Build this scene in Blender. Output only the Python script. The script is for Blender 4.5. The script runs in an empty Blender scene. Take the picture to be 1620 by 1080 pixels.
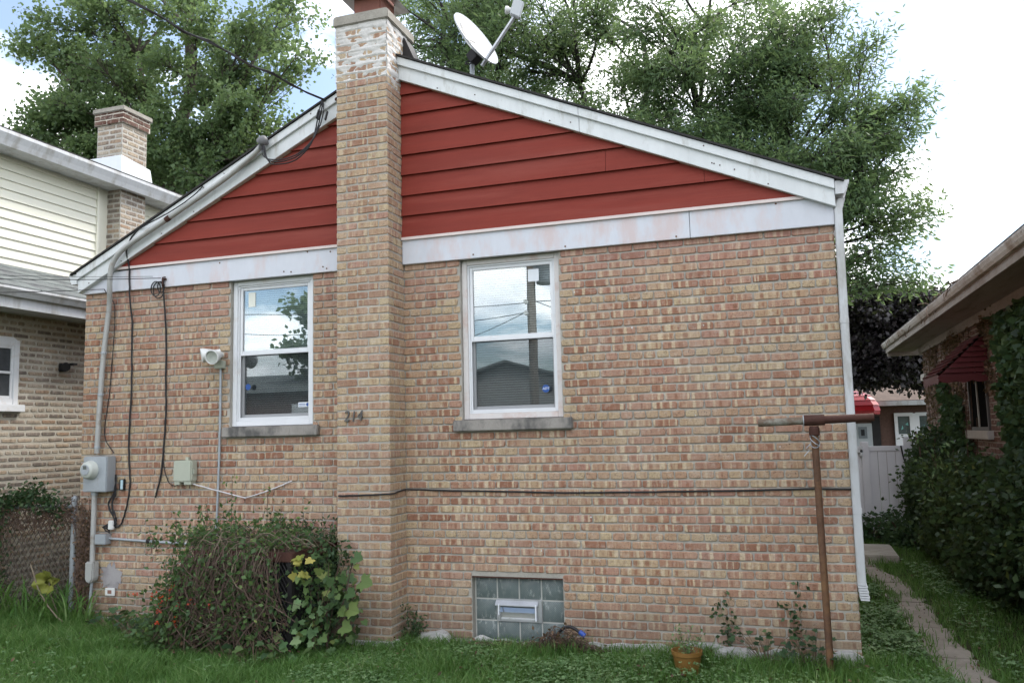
import bpy, bmesh, math, random
import numpy as np
from mathutils import Vector, Matrix, noise

# ------------------------------------------------------------------ camera, sky, sun, exposure
SC = bpy.context.scene
COL = SC.collection
CAM_POS = Vector((3.2599, -6.8929, 1.8273))
YAW, PITCH, ROLL = -0.3124, 0.1091, -0.0247
_f = Vector((math.sin(YAW)*math.cos(PITCH), math.cos(YAW)*math.cos(PITCH), math.sin(PITCH)))
_r = Vector((math.cos(YAW), -math.sin(YAW), 0.0))
_u = _r.cross(_f)
_r2 = math.cos(ROLL)*_r + math.sin(ROLL)*_u
_u2 = -math.sin(ROLL)*_r + math.cos(ROLL)*_u
cd = bpy.data.cameras.new('camera')
cd.sensor_width = 36.0
cd.lens = 1313.0/1620.0*36.0
cd.clip_start = 0.05
cd.clip_end = 2000.0
cam = bpy.data.objects.new('camera', cd)
COL.objects.link(cam)
cam.matrix_world = Matrix(((_r2.x, _u2.x, -_f.x, CAM_POS.x), (_r2.y, _u2.y, -_f.y, CAM_POS.y),
                           (_r2.z, _u2.z, -_f.z, CAM_POS.z), (0, 0, 0, 1)))
SC.camera = cam

SUN_EL, SUN_AZ = math.radians(50), math.atan2(0.60, 0.70)   # sun stands behind the house, to the right
w = bpy.data.worlds.new('World'); SC.world = w; w.use_nodes = True
nt = w.node_tree; N = nt.nodes; LK = nt.links
N.clear()
wout = N.new('ShaderNodeOutputWorld'); bg = N.new('ShaderNodeBackground')
sky = N.new('ShaderNodeTexSky'); sky.sky_type = 'NISHITA'; sky.sun_disc = False
sky.sun_elevation = SUN_EL; sky.sun_rotation = SUN_AZ
tc = N.new('ShaderNodeTexCoord')
vrot = N.new('ShaderNodeVectorRotate'); vrot.rotation_type = 'Z_AXIS'; vrot.inputs['Angle'].default_value = 0.18
LK.new(tc.outputs['Generated'], vrot.inputs['Vector'])
sep = N.new('ShaderNodeSeparateXYZ'); LK.new(vrot.outputs[0], sep.inputs[0])
zadd = N.new('ShaderNodeMath'); zadd.operation = 'ADD'; zadd.inputs[1].default_value = 0.32
zmax = N.new('ShaderNodeMath'); zmax.operation = 'MAXIMUM'; zmax.inputs[1].default_value = 0.0
LK.new(sep.outputs['Z'], zmax.inputs[0]); LK.new(zmax.outputs[0], zadd.inputs[0])
dx = N.new('ShaderNodeMath'); dx.operation = 'DIVIDE'; dy = N.new('ShaderNodeMath'); dy.operation = 'DIVIDE'
LK.new(sep.outputs['X'], dx.inputs[0]); LK.new(zadd.outputs[0], dx.inputs[1])
LK.new(sep.outputs['Y'], dy.inputs[0]); LK.new(zadd.outputs[0], dy.inputs[1])
comb = N.new('ShaderNodeCombineXYZ'); LK.new(dx.outputs[0], comb.inputs[0]); LK.new(dy.outputs[0], comb.inputs[1])
comb.inputs[2].default_value = 0.4
cn = N.new('ShaderNodeTexNoise'); cn.inputs['Scale'].default_value = 2.1; cn.inputs['Detail'].default_value = 9
cn.inputs['Roughness'].default_value = 0.55; cn.inputs['Distortion'].default_value = 0.25
LK.new(comb.outputs[0], cn.inputs['Vector'])
cr = N.new('ShaderNodeValToRGB'); cr.color_ramp.elements[0].position = 0.45; cr.color_ramp.elements[1].position = 0.57; cr.color_ramp.elements[0].color = (.05, .05, .05, 1)
LK.new(cn.outputs[0], cr.inputs[0])
cn2 = N.new('ShaderNodeTexNoise'); cn2.inputs['Scale'].default_value = 4.5; cn2.inputs['Detail'].default_value = 6
LK.new(comb.outputs[0], cn2.inputs['Vector'])
cr2 = N.new('ShaderNodeValToRGB')
cr2.color_ramp.elements[0].position = 0.3; cr2.color_ramp.elements[0].color = (9.0, 9.6, 10.6, 1)
cr2.color_ramp.elements[1].position = 0.62; cr2.color_ramp.elements[1].color = (15.0, 15.0, 15.0, 1)
LK.new(cn2.outputs[0], cr2.inputs[0])
cmix = N.new('ShaderNodeMix'); cmix.data_type = 'RGBA'
LK.new(cr.outputs[0], cmix.inputs[0]); LK.new(sky.outputs[0], cmix.inputs[6]); LK.new(cr2.outputs[0], cmix.inputs[7])
LK.new(cmix.outputs[2], bg.inputs[0]); bg.inputs[1].default_value = 0.10
LK.new(bg.outputs[0], wout.inputs[0])
w.cycles.sampling_method = 'MANUAL'; w.cycles.sample_map_resolution = 512

sl = bpy.data.lights.new('sun', 'SUN'); sl.energy = 1.5; sl.angle = math.radians(14); sl.color = (1, 0.95, 0.87)
sun = bpy.data.objects.new('sun', sl); COL.objects.link(sun)
_sd = Vector((math.sin(SUN_AZ)*math.cos(SUN_EL), math.cos(SUN_AZ)*math.cos(SUN_EL), math.sin(SUN_EL)))
sun.rotation_euler = (-_sd).to_track_quat('-Z', 'Y').to_euler(); sun.location = (8, 14, 20)

SC.view_settings.view_transform = 'Standard'; SC.view_settings.look = 'None'
SC.view_settings.gamma = 1.0; SC.view_settings.use_curve_mapping = False
SC.view_settings.exposure = 1.4

SC.cycles.max_bounces = 6; SC.cycles.diffuse_bounces = 2; SC.cycles.glossy_bounces = 3
SC.cycles.transmission_bounces = 2; SC.cycles.transparent_max_bounces = 12
SC.cycles.caustics_reflective = False; SC.cycles.caustics_refractive = False

R = random.Random(7)
NR = np.random.default_rng(11)

# ------------------------------------------------------------------ helpers
def px(p):                       # only used to rank bricks by how large they show
    d = Vector(p)-CAM_POS
    z = d.dot(_f)
    if z < 0.1: return None
    return 810+1313*d.dot(_r2)/z, 540-1313*d.dot(_u2)/z, z

def tag(o, label=None, cat=None, group=None, kind=None):
    if label: o['label'] = label
    if cat: o['category'] = cat
    if group: o['group'] = group
    if kind: o['kind'] = kind
    return o

def thing(name, label, cat, loc=(0, 0, 0), group=None):
    o = bpy.data.objects.new(name, None); COL.objects.link(o)
    o.location = loc; o.empty_display_size = 0.2
    return tag(o, label, cat, group)

def root_loc(o):
    while o.parent: o = o.parent
    return Vector(o.location)

def link(name, me, parent=None, origin=(0, 0, 0)):
    o = bpy.data.objects.new(name, me); COL.objects.link(o)
    if parent: o.parent = parent
    else: o.location = origin
    return o

class MB:
    def __init__(s): s.v = []; s.f = []
    def add(s, vs, fs):
        n = len(s.v); s.v += [tuple(p) for p in vs]; s.f += [tuple(i+n for i in f) for f in fs]; return s
    def box(s, x0, x1, y0, y1, z0, z1):
        return s.add([(x0, y0, z0), (x1, y0, z0), (x1, y1, z0), (x0, y1, z0), (x0, y0, z1), (x1, y0, z1), (x1, y1, z1), (x0, y1, z1)],
              [(0, 1, 2, 3), (4, 5, 6, 7), (0, 1, 5, 4), (1, 2, 6, 5), (2, 3, 7, 6), (3, 0, 4, 7)])
    def prism(s, poly, a0, a1, axis='y'):
        n = len(poly)
        def P(p, a): return {'y': (p[0], a, p[1]), 'x': (a, p[0], p[1]), 'z': (p[0], p[1], a)}[axis]
        vs = [P(p, a0) for p in poly]+[P(p, a1) for p in poly]
        return s.add(vs, [tuple(range(n)), tuple(range(n, 2*n))]+[(i, (i+1) % n, n+(i+1) % n, n+i) for i in range(n)])
    def tube(s, pts, r, n=8, cap=True):
        pts = [Vector(p) for p in pts]; m = len(pts)
        rs = r if isinstance(r, (list, tuple)) else [r]*m
        vs = []; fs = []; ref = None
        for i, p in enumerate(pts):
            t = (pts[min(i+1, m-1)]-pts[max(i-1, 0)])
            t = t.normalized() if t.length > 1e-9 else Vector((0, 0, 1))
            if ref is None:
                ref = Vector((0, 0, 1)) if abs(t.z) < .9 else Vector((1, 0, 0))
            a = (ref-t*ref.dot(t)).normalized(); b = t.cross(a); ref = a
            for k in range(n):
                an = 2*math.pi*k/n
                vs.append(p+(a*math.cos(an)+b*math.sin(an))*rs[i])
        for i in range(m-1):
            for k in range(n):
                k2 = (k+1) % n
                fs.append((i*n+k, i*n+k2, (i+1)*n+k2, (i+1)*n+k))
        if cap: fs += [tuple(range(n)), tuple(range((m-1)*n, m*n))]
        return s.add(vs, fs)
    def lathe(s, prof, c, axis=(0, 0, 1), n=16, cap=True):
        ax = Vector(axis).normalized(); c = Vector(c)
        ref = Vector((0, 0, 1)) if abs(ax.z) < .9 else Vector((1, 0, 0))
        a = (ref-ax*ref.dot(ax)).normalized(); b = ax.cross(a)
        vs = []; fs = []
        for r, h in prof:
            for k in range(n):
                an = 2*math.pi*k/n
                vs.append(c+ax*h+(a*math.cos(an)+b*math.sin(an))*r)
        for i in range(len(prof)-1):
            for k in range(n):
                k2 = (k+1) % n
                fs.append((i*n+k, i*n+k2, (i+1)*n+k2, (i+1)*n+k))
        if cap: fs += [tuple(range(n)), tuple(range((len(prof)-1)*n, len(prof)*n))]
        return s.add(vs, fs)
    def build(s, name, mat, parent=None, origin=None, bevel=0, smooth=False):
        me = bpy.data.meshes.new(name)
        o0 = root_loc(parent) if parent else Vector(origin or (0, 0, 0))
        me.from_pydata([Vector(p)-o0 for p in s.v], [], s.f)
        bm = bmesh.new(); bm.from_mesh(me)
        bmesh.ops.recalc_face_normals(bm, faces=bm.faces)
        if bevel:
            es = [e for e in bm.edges if len(e.link_faces) == 2 and e.calc_face_angle(0) > .6]
            bmesh.ops.bevel(bm, geom=es, offset=bevel, segments=2, affect='EDGES', clamp_overlap=True)
        if smooth:
            for fc in bm.faces: fc.smooth = True
            for e in bm.edges:
                if len(e.link_faces) == 2 and e.calc_face_angle(0) > .9: e.smooth = False
        bm.to_mesh(me); bm.free()
        me.materials.append(mat)
        return link(name, me, parent, o0)

def arr_mesh(name, verts, faces, mat, parent=None, origin=(0, 0, 0), tint=None, mat2=None):
    """fast mesh from numpy: verts (n,3), faces list of (m,k) arrays; tint per vertex"""
    me = bpy.data.meshes.new(name)
    o0 = np.array(root_loc(parent) if parent else Vector(origin))
    v = np.asarray(verts, dtype=np.float32)-o0.astype(np.float32)
    me.vertices.add(len(v)); me.vertices.foreach_set('co', v.ravel())
    flat = np.concatenate([np.asarray(f).ravel() for f in faces]).astype(np.int32)
    sizes = np.concatenate([np.full(len(f), np.asarray(f).shape[1]) for f in faces]).astype(np.int32)
    starts = np.concatenate([[0], np.cumsum(sizes)[:-1]]).astype(np.int32)
    me.loops.add(len(flat)); me.loops.foreach_set('vertex_index', flat)
    me.polygons.add(len(sizes)); me.polygons.foreach_set('loop_start', starts)
    me.update(calc_edges=True)
    if tint is not None:
        a = me.attributes.new('tint', 'FLOAT', 'POINT'); a.data.foreach_set('value', np.asarray(tint, dtype=np.float32))
    me.materials.append(mat)
    return link(name, me, parent, origin)

# ------------------------------------------------------------------ materials
def nodes(name):
    m = bpy.data.materials.new(name); m.use_nodes = True
    t = m.node_tree; t.nodes.clear()
    out = t.nodes.new('ShaderNodeOutputMaterial')
    return m, t, out
def mixc(t, fac, a, b):
    n = t.nodes.new('ShaderNodeMix'); n.data_type = 'RGBA'; n.clamp_factor = True
    for i, v in ((0, fac), (6, a), (7, b)):
        if isinstance(v, (int, float)): n.inputs[i].default_value = v
        elif isinstance(v, (tuple, list)): n.inputs[i].default_value = (*v[:3], 1)
        else: t.links.new(v, n.inputs[i])
    return n.outputs[2]
def mth(t, op, a, b=None, clamp=False):
    n = t.nodes.new('ShaderNodeMath'); n.operation = op; n.use_clamp = clamp
    for i, v in enumerate((a, b)):
        if v is None: continue
        if isinstance(v, (int, float)): n.inputs[i].default_value = v
        else: t.links.new(v, n.inputs[i])
    return n.outputs[0]
def pos(t, scale=(1, 1, 1)):
    g = t.nodes.new('ShaderNodeNewGeometry')
    if scale == (1, 1, 1): return g.outputs['Position']
    m = t.nodes.new('ShaderNodeVectorMath'); m.operation = 'MULTIPLY'; m.inputs[1].default_value = scale
    t.links.new(g.outputs['Position'], m.inputs[0]); return m.outputs[0]
def nse(t, vec, scale, detail=4, rough=.55, dim='3D'):
    n = t.nodes.new('ShaderNodeTexNoise'); n.noise_dimensions = dim
    n.inputs['Scale'].default_value = scale; n.inputs['Detail'].default_value = detail; n.inputs['Roughness'].default_value = rough
    if vec is not None: t.links.new(vec, n.inputs['W' if dim == '1D' else 'Vector'])
    return n.outputs[0]
def rmp(t, fac, stops, interp='LINEAR'):
    n = t.nodes.new('ShaderNodeValToRGB'); e = n.color_ramp.elements; n.color_ramp.interpolation = interp
    while len(e) < len(stops): e.new(0.5)
    for i, (p, c) in enumerate(stops):
        e[i].position = p; e[i].color = (*(c if isinstance(c, (tuple, list)) else (c, c, c)), 1)
    t.links.new(fac, n.inputs[0]); return n.outputs[0]
def bmp(t, h, strength=.3, dist=.01, nrm=None):
    n = t.nodes.new('ShaderNodeBump'); n.inputs['Strength'].default_value = strength; n.inputs['Distance'].default_value = dist
    t.links.new(h, n.inputs['Height'])
    if nrm is not None: t.links.new(nrm, n.inputs['Normal'])
    return n.outputs[0]
def pbsdf(t, out, col, rough=.6, metal=0, nrm=None, spec=.4):
    b = t.nodes.new('ShaderNodeBsdfPrincipled')
    for k, v in (('Base Color', col), ('Roughness', rough), ('Metallic', metal), ('Specular IOR Level', spec)):
        if isinstance(v, (tuple, list)): b.inputs[k].default_value = (*v[:3], 1)
        elif isinstance(v, (int, float)): b.inputs[k].default_value = v
        else: t.links.new(v, b.inputs[k])
    if nrm is not None: t.links.new(nrm, b.inputs['Normal'])
    if out is not None: t.links.new(b.outputs[0], out.inputs[0])
    return b
MATS = {}
def M(name, col, rough=.6, metal=0, var=.12, scale=6, col2=None, amt2=.5, s2=3, bump=.15, bscale=80, stretch=(1, 1, 1), spec=.4, dist=.004):
    """painted / worn surface: colour variation at two scales, a second colour (stain, rust) in patches, fine relief"""
    if name in MATS: return MATS[name]
    m, t, out = nodes(name)
    p = pos(t, stretch)
    a = nse(t, p, scale, 6); b = nse(t, p, scale*7.3, 4)
    f = mth(t, 'ADD', mth(t, 'MULTIPLY', a, .65), mth(t, 'MULTIPLY', b, .35))
    c = mixc(t, rmp(t, f, [(.3, 0.), (.7, 1.)]), tuple(x*(1-var) for x in col), tuple(min(.9, x*(1+var)) for x in col))
    if col2:
        k = nse(t, p, s2, 7, .65)
        c = mixc(t, rmp(t, k, [(.62-amt2*.3, 0.), (.78-amt2*.3, 1.)]), c, col2)
    n = bmp(t, nse(t, p, bscale, 5), bump, dist) if bump else None
    rv = mth(t, 'ADD', rough-.08, mth(t, 'MULTIPLY', a, .16))
    pbsdf(t, out, c, rv, metal, n, spec)
    MATS[name] = m; return m

def brick_mat(name, palette, band_light, band_dark, band_amt, pit, from_obj, wash=None):
    m, t, out = nodes(name)
    if from_obj:
        oi = t.nodes.new('ShaderNodeObjectInfo'); colr = oi.outputs['Color']
    else:
        at = t.nodes.new('ShaderNodeAttribute'); at.attribute_name = 'bk'; colr = at.outputs['Color']
    sp = t.nodes.new('ShaderNodeSeparateColor'); t.links.new(colr, sp.inputs[0])
    r1, r2, hd = sp.outputs[0], sp.outputs[1], sp.outputs[2]
    uv = t.nodes.new('ShaderNodeUVMap'); uv.uv_map = 'UVMap'
    su = t.nodes.new('ShaderNodeSeparateXYZ'); t.links.new(uv.outputs[0], su.inputs[0])
    P = pos(t)
    n = len(palette)
    base = rmp(t, r1, [((i+.5)/n, c) for i, c in enumerate(palette)])
    # kiln flashing: light and dark upright bands along the brick, their own on each brick
    wv = mth(t, 'ADD', su.outputs[0], mth(t, 'MULTIPLY', r2, 37.0))
    wv = mth(t, 'ADD', wv, mth(t, 'MULTIPLY', nse(t, P, 28, 3), .02))
    bn = nse(t, wv, 21, 2, .55, '1D')
    isst = mth(t, 'SUBTRACT', 1.0, hd)
    base = mixc(t, mth(t, 'MULTIPLY', mth(t, 'MULTIPLY', rmp(t, bn, [(.55, 0.), (.64, 1.)]), band_amt), isst), base, band_light)
    base = mixc(t, mth(t, 'MULTIPLY', mth(t, 'MULTIPLY', rmp(t, bn, [(.36, 1.), (.46, 0.)]), band_amt*.9), mth(t, 'MULTIPLY', isst, rmp(t, mth(t, 'ABSOLUTE', su.outputs[1]), [(.013, 1.), (.027, .12)]))), base, band_dark)
    # mottling, soot and lime
    mo = nse(t, P, 45, 6, .65)
    base = mixc(t, rmp(t, mo, [(.36, .38), (.52, 0.)]), base, tuple(x*.5 for x in band_dark))
    base = mixc(t, rmp(t, nse(t, P, 19, 6, .68), [(.52, 0.), (.68, .5)]), base, (.55, .48, .41))
    big = nse(t, P, .9, 5, .6)
    base = mixc(t, rmp(t, big, [(.35, .16), (.6, 0.)]), base, (.16, .11, .09))
    # burnt pits, mostly on header ends
    vo = t.nodes.new('ShaderNodeTexVoronoi'); vo.inputs['Scale'].default_value = 95; t.links.new(P, vo.inputs['Vector'])
    pitm = mth(t, 'MULTIPLY', rmp(t, vo.outputs['Distance'], [(.20, 1.), (.30, 0.)]), rmp(t, nse(t, P, 30, 3), [(.44, 0.), (.53, 1.)]))
    base = mixc(t, mth(t, 'MULTIPLY', pitm, mth(t, 'ADD', mth(t, 'MULTIPLY', hd, pit), .35)), base, (.035, .028, .024))
    # chalky bloom, rain streaks, splashed soil near the ground, stray paint flecks
    base = mixc(t, rmp(t, nse(t, pos(t, (1, 1, .22)), 3.2, 6, .65), [(.48, 0.), (.70, .22)]), base, (.50, .43, .37))
    base = mixc(t, rmp(t, nse(t, pos(t, (1, 1, .12)), 5.5, 5, .6), [(.58, 0.), (.76, .26)]), base, (.17, .13, .10))
    zz = t.nodes.new('ShaderNodeSeparateXYZ'); t.links.new(P, zz.inputs[0])
    sp_l = mth(t, 'ADD', zz.outputs[2], mth(t, 'MULTIPLY', nse(t, P, 4, 5, .6), -.45))
    base = mixc(t, rmp(t, sp_l, [(.02, .5), (.30, 0.)]), base, (.16, .125, .095))
    vf = t.nodes.new('ShaderNodeTexVoronoi'); vf.inputs['Scale'].default_value = 5.5; t.links.new(P, vf.inputs['Vector'])
    base = mixc(t, rmp(t, mth(t, 'ADD', vf.outputs['Distance'], mth(t, 'MULTIPLY', nse(t, P, 40, 2), .06)), [(.062, 1.), (.072, 0.)]), base, (.62, .60, .58))
    if wash:   # the red paint that has run down over the top courses
        sz = t.nodes.new('ShaderNodeSeparateXYZ'); t.links.new(P, sz.inputs[0])
        k = mth(t, 'MULTIPLY', rmp(t, mth(t, 'ADD', mth(t, 'MULTIPLY', mth(t, 'SUBTRACT', sz.outputs[2], wash), 1.1), mth(t, 'MULTIPLY', nse(t, pos(t, (3, 1, .8)), 2.5, 4), .35)), [(.15, 0.), (.75, .55)]), .85)
        base = mixc(t, k, base, (.40, .22, .19))
    h = mth(t, 'ADD', mth(t, 'MULTIPLY', mo, .8), mth(t, 'MULTIPLY', pitm, -1.2))
    pbsdf(t, out, base, .86, 0, bmp(t, h, .55, .004), .25)
    MATS[name] = m; return m
def mortar_mat(name, a, b, dark=(.2, .17, .14)):
    m, t, out = nodes(name); P = pos(t)
    c = mixc(t, rmp(t, nse(t, P, 9, 7, .65), [(.3, 0.), (.7, 1.)]), a, b)
    c = mixc(t, rmp(t, nse(t, P, 1.4, 5, .6), [(.5, 0.), (.75, .4)]), c, dark)
    c = mixc(t, rmp(t, nse(t, P, 60, 4, .6), [(.55, 0.), (.7, .35)]), c, dark)
    c = mixc(t, rmp(t, nse(t, P, 2.3, 4, .6), [(.55, 0.), (.62, .45)]), c, tuple(min(.7, x*1.25) for x in b))
    pbsdf(t, out, c, .95, 0, bmp(t, nse(t, P, 70, 6, .7), .7, .006), .2)
    MATS[name] = m; return m
def leaf_mat(name, stops, trans=.35, rough=.5, spec=.3, patch=0.0):
    m, t, out = nodes(name)
    at = t.nodes.new('ShaderNodeAttribute'); at.attribute_name = 'tint'
    f = at.outputs['Fac']
    if patch: f = mth(t, 'ADD', mth(t, 'MULTIPLY', f, 1-patch), mth(t, 'MULTIPLY', nse(t, pos(t), 1.3, 4), patch))
    c = rmp(t, f, stops)
    b = pbsdf(t, None, c, rough, 0, None, spec)
    tr = t.nodes.new('ShaderNodeBsdfTranslucent'); t.links.new(mixc(t, .4, c, (.26, .34, .10)), tr.inputs[0])
    mx = t.nodes.new('ShaderNodeMixShader'); mx.inputs[0].default_value = trans
    t.links.new(b.outputs[0], mx.inputs[1]); t.links.new(tr.outputs[0], mx.inputs[2]); t.links.new(mx.outputs[0], out.inputs[0])
    MATS[name] = m; return m

PAL = [(.28, .13, .08), (.36, .19, .122), (.395, .225, .15), (.415, .242, .172), (.425, .262, .173), (.435, .288, .18), (.49, .382, .24), (.40, .21, .155)]
PALC = [(.32, .175, .115), (.38, .24, .155), (.41, .27, .175), (.42, .265, .19), (.435, .295, .19), (.45, .325, .205), (.485, .38, .24), (.405, .235, .175)]
brick_obj = brick_mat('brick_piece', PAL, (.58, .465, .315), (.27, .125, .075), .9, 1., True, 2.95)
brick_att = brick_mat('brick_field', PAL, (.58, .465, .315), (.27, .125, .075), .9, 1., False, 2.95)
brick_chm = brick_mat('chimney_brick_field', PALC, (.55, .44, .29), (.29, .155, .095), .7, 1., False)
PALL = [(.17, .145, .125), (.22, .185, .155), (.30, .24, .19), (.40, .27, .18), (.45, .375, .28), (.25, .195, .16), (.49, .43, .34), (.33, .26, .20)]
lbrick_obj = brick_mat('yellow_brick_piece', PALL, (.45, .36, .24), (.16, .12, .09), .4, .6, True)
lbrick_att = brick_mat('yellow_brick_field', PALL, (.45, .36, .24), (.16, .12, .09), .4, .6, False)
PALR = [(.10, .045, .032), (.12, .055, .04), (.14, .065, .045), (.09, .045, .035), (.16, .08, .055), (.11, .06, .05)]
rbrick_obj = brick_mat('dark_brick_piece', PALR, (.18, .10, .07), (.07, .035, .03), .4, .4, True)
rbrick_att = brick_mat('dark_brick_field', PALR, (.18, .10, .07), (.07, .035, .03), .4, .4, False)
mortar = mortar_mat('mortar', (.36, .335, .295), (.425, .40, .355))
mortar_l = mortar_mat('cream_mortar', (.45, .415, .345), (.53, .49, .42))
mortar_r = mortar_mat('grey_mortar', (.26, .23, .20), (.32, .29, .25))
parge = mortar_mat('parging', (.52, .50, .47), (.66, .64, .62), (.34, .31, .28))
concrete = mortar_mat('concrete', (.30, .275, .24), (.38, .355, .31), (.16, .14, .12))
pathm = mortar_mat('path_concrete', (.24, .21, .175), (.31, .28, .24), (.11, .09, .07))
foundm = mortar_mat('foundation_concrete', (.40, .39, .38), (.52, .51, .50), (.22, .2, .18))
stone = M('sill_stone', (.30, .275, .25), .85, var=.2, scale=9, col2=(.105, .10, .095), amt2=.55, s2=4.5, bump=.4, bscale=60, stretch=(1, 1, .6))
white = M('white_vinyl', (.74, .75, .77), .4, var=.04, scale=3, col2=(.62, .58, .55), amt2=.12, s2=5, bump=.05)
casing = M('painted_casing', (.66, .62, .60), .55, var=.06, scale=5, col2=(.58, .46, .42), amt2=.4, s2=6, bump=.12)
trim = M('white_trim', (.66, .68, .685), .5, var=.09, scale=2.5, col2=(.46, .46, .43), amt2=.16, s2=6, bump=.12, bscale=25, stretch=(1.6, 1, .5))
frz = M('frieze_paint', (.60, .615, .665), .5, var=.07, scale=1.5, col2=(.60, .51, .51), amt2=.42, s2=2.2, bump=.12, bscale=20, stretch=(1.8, 1, .7))
friezelip = M('frieze_lip', (.66, .56, .53), .5, var=.08, scale=5, bump=.05)
red = M('red_siding', (.205, .034, .023), .7, var=.14, scale=2.2, col2=(.24, .052, .038), amt2=.4, s2=1.6, bump=.35, bscale=30, stretch=(.22, 1, 3), spec=.22)
shingle = M('shingle', (.035, .033, .032), .95, var=.4, scale=14, bump=.7, bscale=130)
gshingle = M('green_shingle', (.155, .17, .165), .95, var=.3, scale=9, col2=(.10, .10, .105), amt2=.4, s2=2, bump=.6, bscale=120)
galv = M('galvanised_paint', (.37, .40, .43), .42, .25, var=.10, scale=7, col2=(.28, .25, .22), amt2=.15, s2=6, bump=.08)
conduitm = M('conduit_grey', (.40, .40, .385), .5, .1, var=.1, scale=6, col2=(.27, .23, .19), amt2=.25, s2=7, bump=.1)
black = M('black_cable', (.018, .017, .019), .55, var=.3, scale=20, bump=.1)
rust = M('rusty_pipe', (.125, .066, .04), .8, .15, var=.3, scale=12, col2=(.20, .105, .05), amt2=.5, s2=5, bump=.5, bscale=70)
rustgreen = M('weathered_pipe', (.15, .11, .08), .75, .2, var=.3, scale=9, col2=(.30, .31, .27), amt2=.5, s2=6, bump=.4, bscale=70)
darkmetal = M('dark_metal', (.028, .026, .027), .6, .4, var=.3, scale=10, bump=.2)
rustdark = M('dark_rust', (.07, .03, .022), .8, .2, var=.35, scale=9, bump=.4)
beige = M('beige_plastic', (.42, .44, .36), .5, var=.05, scale=4, bump=.05)
lampwhite = M('lamp_white', (.70, .70, .68), .45, var=.05, bump=.05)
lens = M('lamp_lens', (.42, .44, .40), .15, var=.15, scale=30, bump=.5, bscale=120, spec=.8)
dishm = M('dish_grey', (.47, .49, .51), .38, var=.03, scale=3, bump=.03)
dishg = M('dish_print', (.19, .185, .18), .5, var=.05, bump=0)
alu = M('aluminium', (.52, .53, .55), .38, .55, var=.12, scale=10, col2=(.35, .34, .33), amt2=.25, s2=9, bump=.1)
cream = M('cream_siding', (.76, .74, .62), .5, var=.035, scale=2, bump=.06, stretch=(1, .4, 2))
flashw = M('white_flashing', (.72, .75, .78), .4, var=.04, bump=.05)
guttw = M('gutter_white', (.57, .58, .595), .45, var=.08, scale=2, col2=(.40, .39, .37), amt2=.4, s2=3, bump=.08, bscale=25, stretch=(2, 2, .5))
oldgutt = M('old_gutter', (.24, .21, .18), .6, var=.2, scale=4, col2=(.16, .12, .09), amt2=.5, s2=2, bump=.2)
soffitm = M('old_soffit', (.22, .19, .165), .8, var=.25, scale=4, col2=(.13, .10, .08), amt2=.5, s2=2, bump=.4, stretch=(3, .4, 1))
redawn = M('red_awning', (.085, .008, .010), .6, var=.15, scale=4, bump=.06)
redawn2 = M('bright_red_awning', (.36, .015, .02), .3, var=.1, scale=4, bump=.05)
vinyl = M('vinyl_fence', (.62, .62, .66), .45, var=.05, scale=2, bump=.05)
bwall = M('brown_brick_far', (.12, .07, .055), .9, var=.3, scale=16, bump=.4)
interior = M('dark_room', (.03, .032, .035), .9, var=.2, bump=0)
slatm = M('blind_slat', (.60, .61, .63), .5, var=.04, bump=0)
paper = M('paper', (.78, .78, .70), .8, var=.03, bump=0)
blue = M('sticker_blue', (.02, .08, .30), .4, var=.05, bump=0)
lettw = M('sticker_white', (.75, .78, .82), .5, var=.03, bump=0)
digitm = M('digit_metal', (.13, .125, .12), .45, .5, var=.3, scale=25, bump=.15)
potm = M('orange_pot', (.21, .11, .028), .5, var=.12, scale=10, bump=.1)
bark = M('bark', (.085, .07, .058), .95, var=.4, scale=7, bump=1.0, bscale=25, stretch=(1, 1, .3), dist=.02)
barkd = M('locust_bark', (.045, .04, .036), .95, var=.4, scale=7, bump=1.0, bscale=25, stretch=(1, 1, .3), dist=.02)
twigm = M('dry_twig', (.15, .105, .075), .9, var=.35, scale=12, bump=.3)
twigp = M('pale_twig', (.20, .16, .115), .9, var=.25, scale=12, bump=.3)
twigd = M('dark_twig', (.105, .07, .055), .95, var=.4, scale=12, bump=.3)
wood = M('pole_wood', (.24, .20, .165), .95, var=.3, scale=5, bump=.5, stretch=(4, 4, .3))
grim = M('distant_house_siding', (.34, .33, .32), .8, var=.1, bump=.1)
soil, t_, o_ = nodes('lawn_soil')
_c = mixc(t_, rmp(t_, nse(t_, pos(t_), 3, 8, .65), [(.35, 0.), (.65, 1.)]), (.030, .045, .015), (.055, .07, .028))
_c = mixc(t_, rmp(t_, nse(t_, pos(t_), 11, 6, .6), [(.5, 0.), (.68, .7)]), _c, (.07, .055, .038))
pbsdf(t_, o_, _c, 1.0, 0, bmp(t_, nse(t_, pos(t_), 40, 6), .8, .02), .1)

lf_maple = leaf_mat('maple_leaf', [(0, (.070, .115, .056)), (.5, (.135, .21, .096)), (.85, (.20, .28, .135)), (1, (.26, .32, .17))], .55, patch=.25)
lf_locust = leaf_mat('locust_leaf', [(0, (.062, .108, .056)), (.5, (.118, .195, .09)), (.85, (.18, .255, .115)), (1, (.26, .32, .13))], .55, patch=.25)
lf_purple = leaf_mat('purple_leaf', [(0, (.014, .012, .014)), (.6, (.028, .022, .026)), (1, (.05, .04, .045))], .15, .4, .4)
lf_ivy = leaf_mat('ivy_leaf', [(0, (.018, .042, .02)), (.6, (.04, .085, .036)), (1, (.08, .13, .05))], .25, .45)
lf_hedge = leaf_mat('hedge_leaf', [(0, (.018, .040, .018)), (.6, (.042, .082, .032)), (.9, (.085, .135, .048)), (1, (.17, .21, .06))], .3, .45)
lf_vine = leaf_mat('vine_leaf', [(0, (.04, .075, .03)), (.55, (.08, .15, .052)), (.85, (.15, .22, .07)), (1, (.28, .32, .10))], .35, .5)
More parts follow.
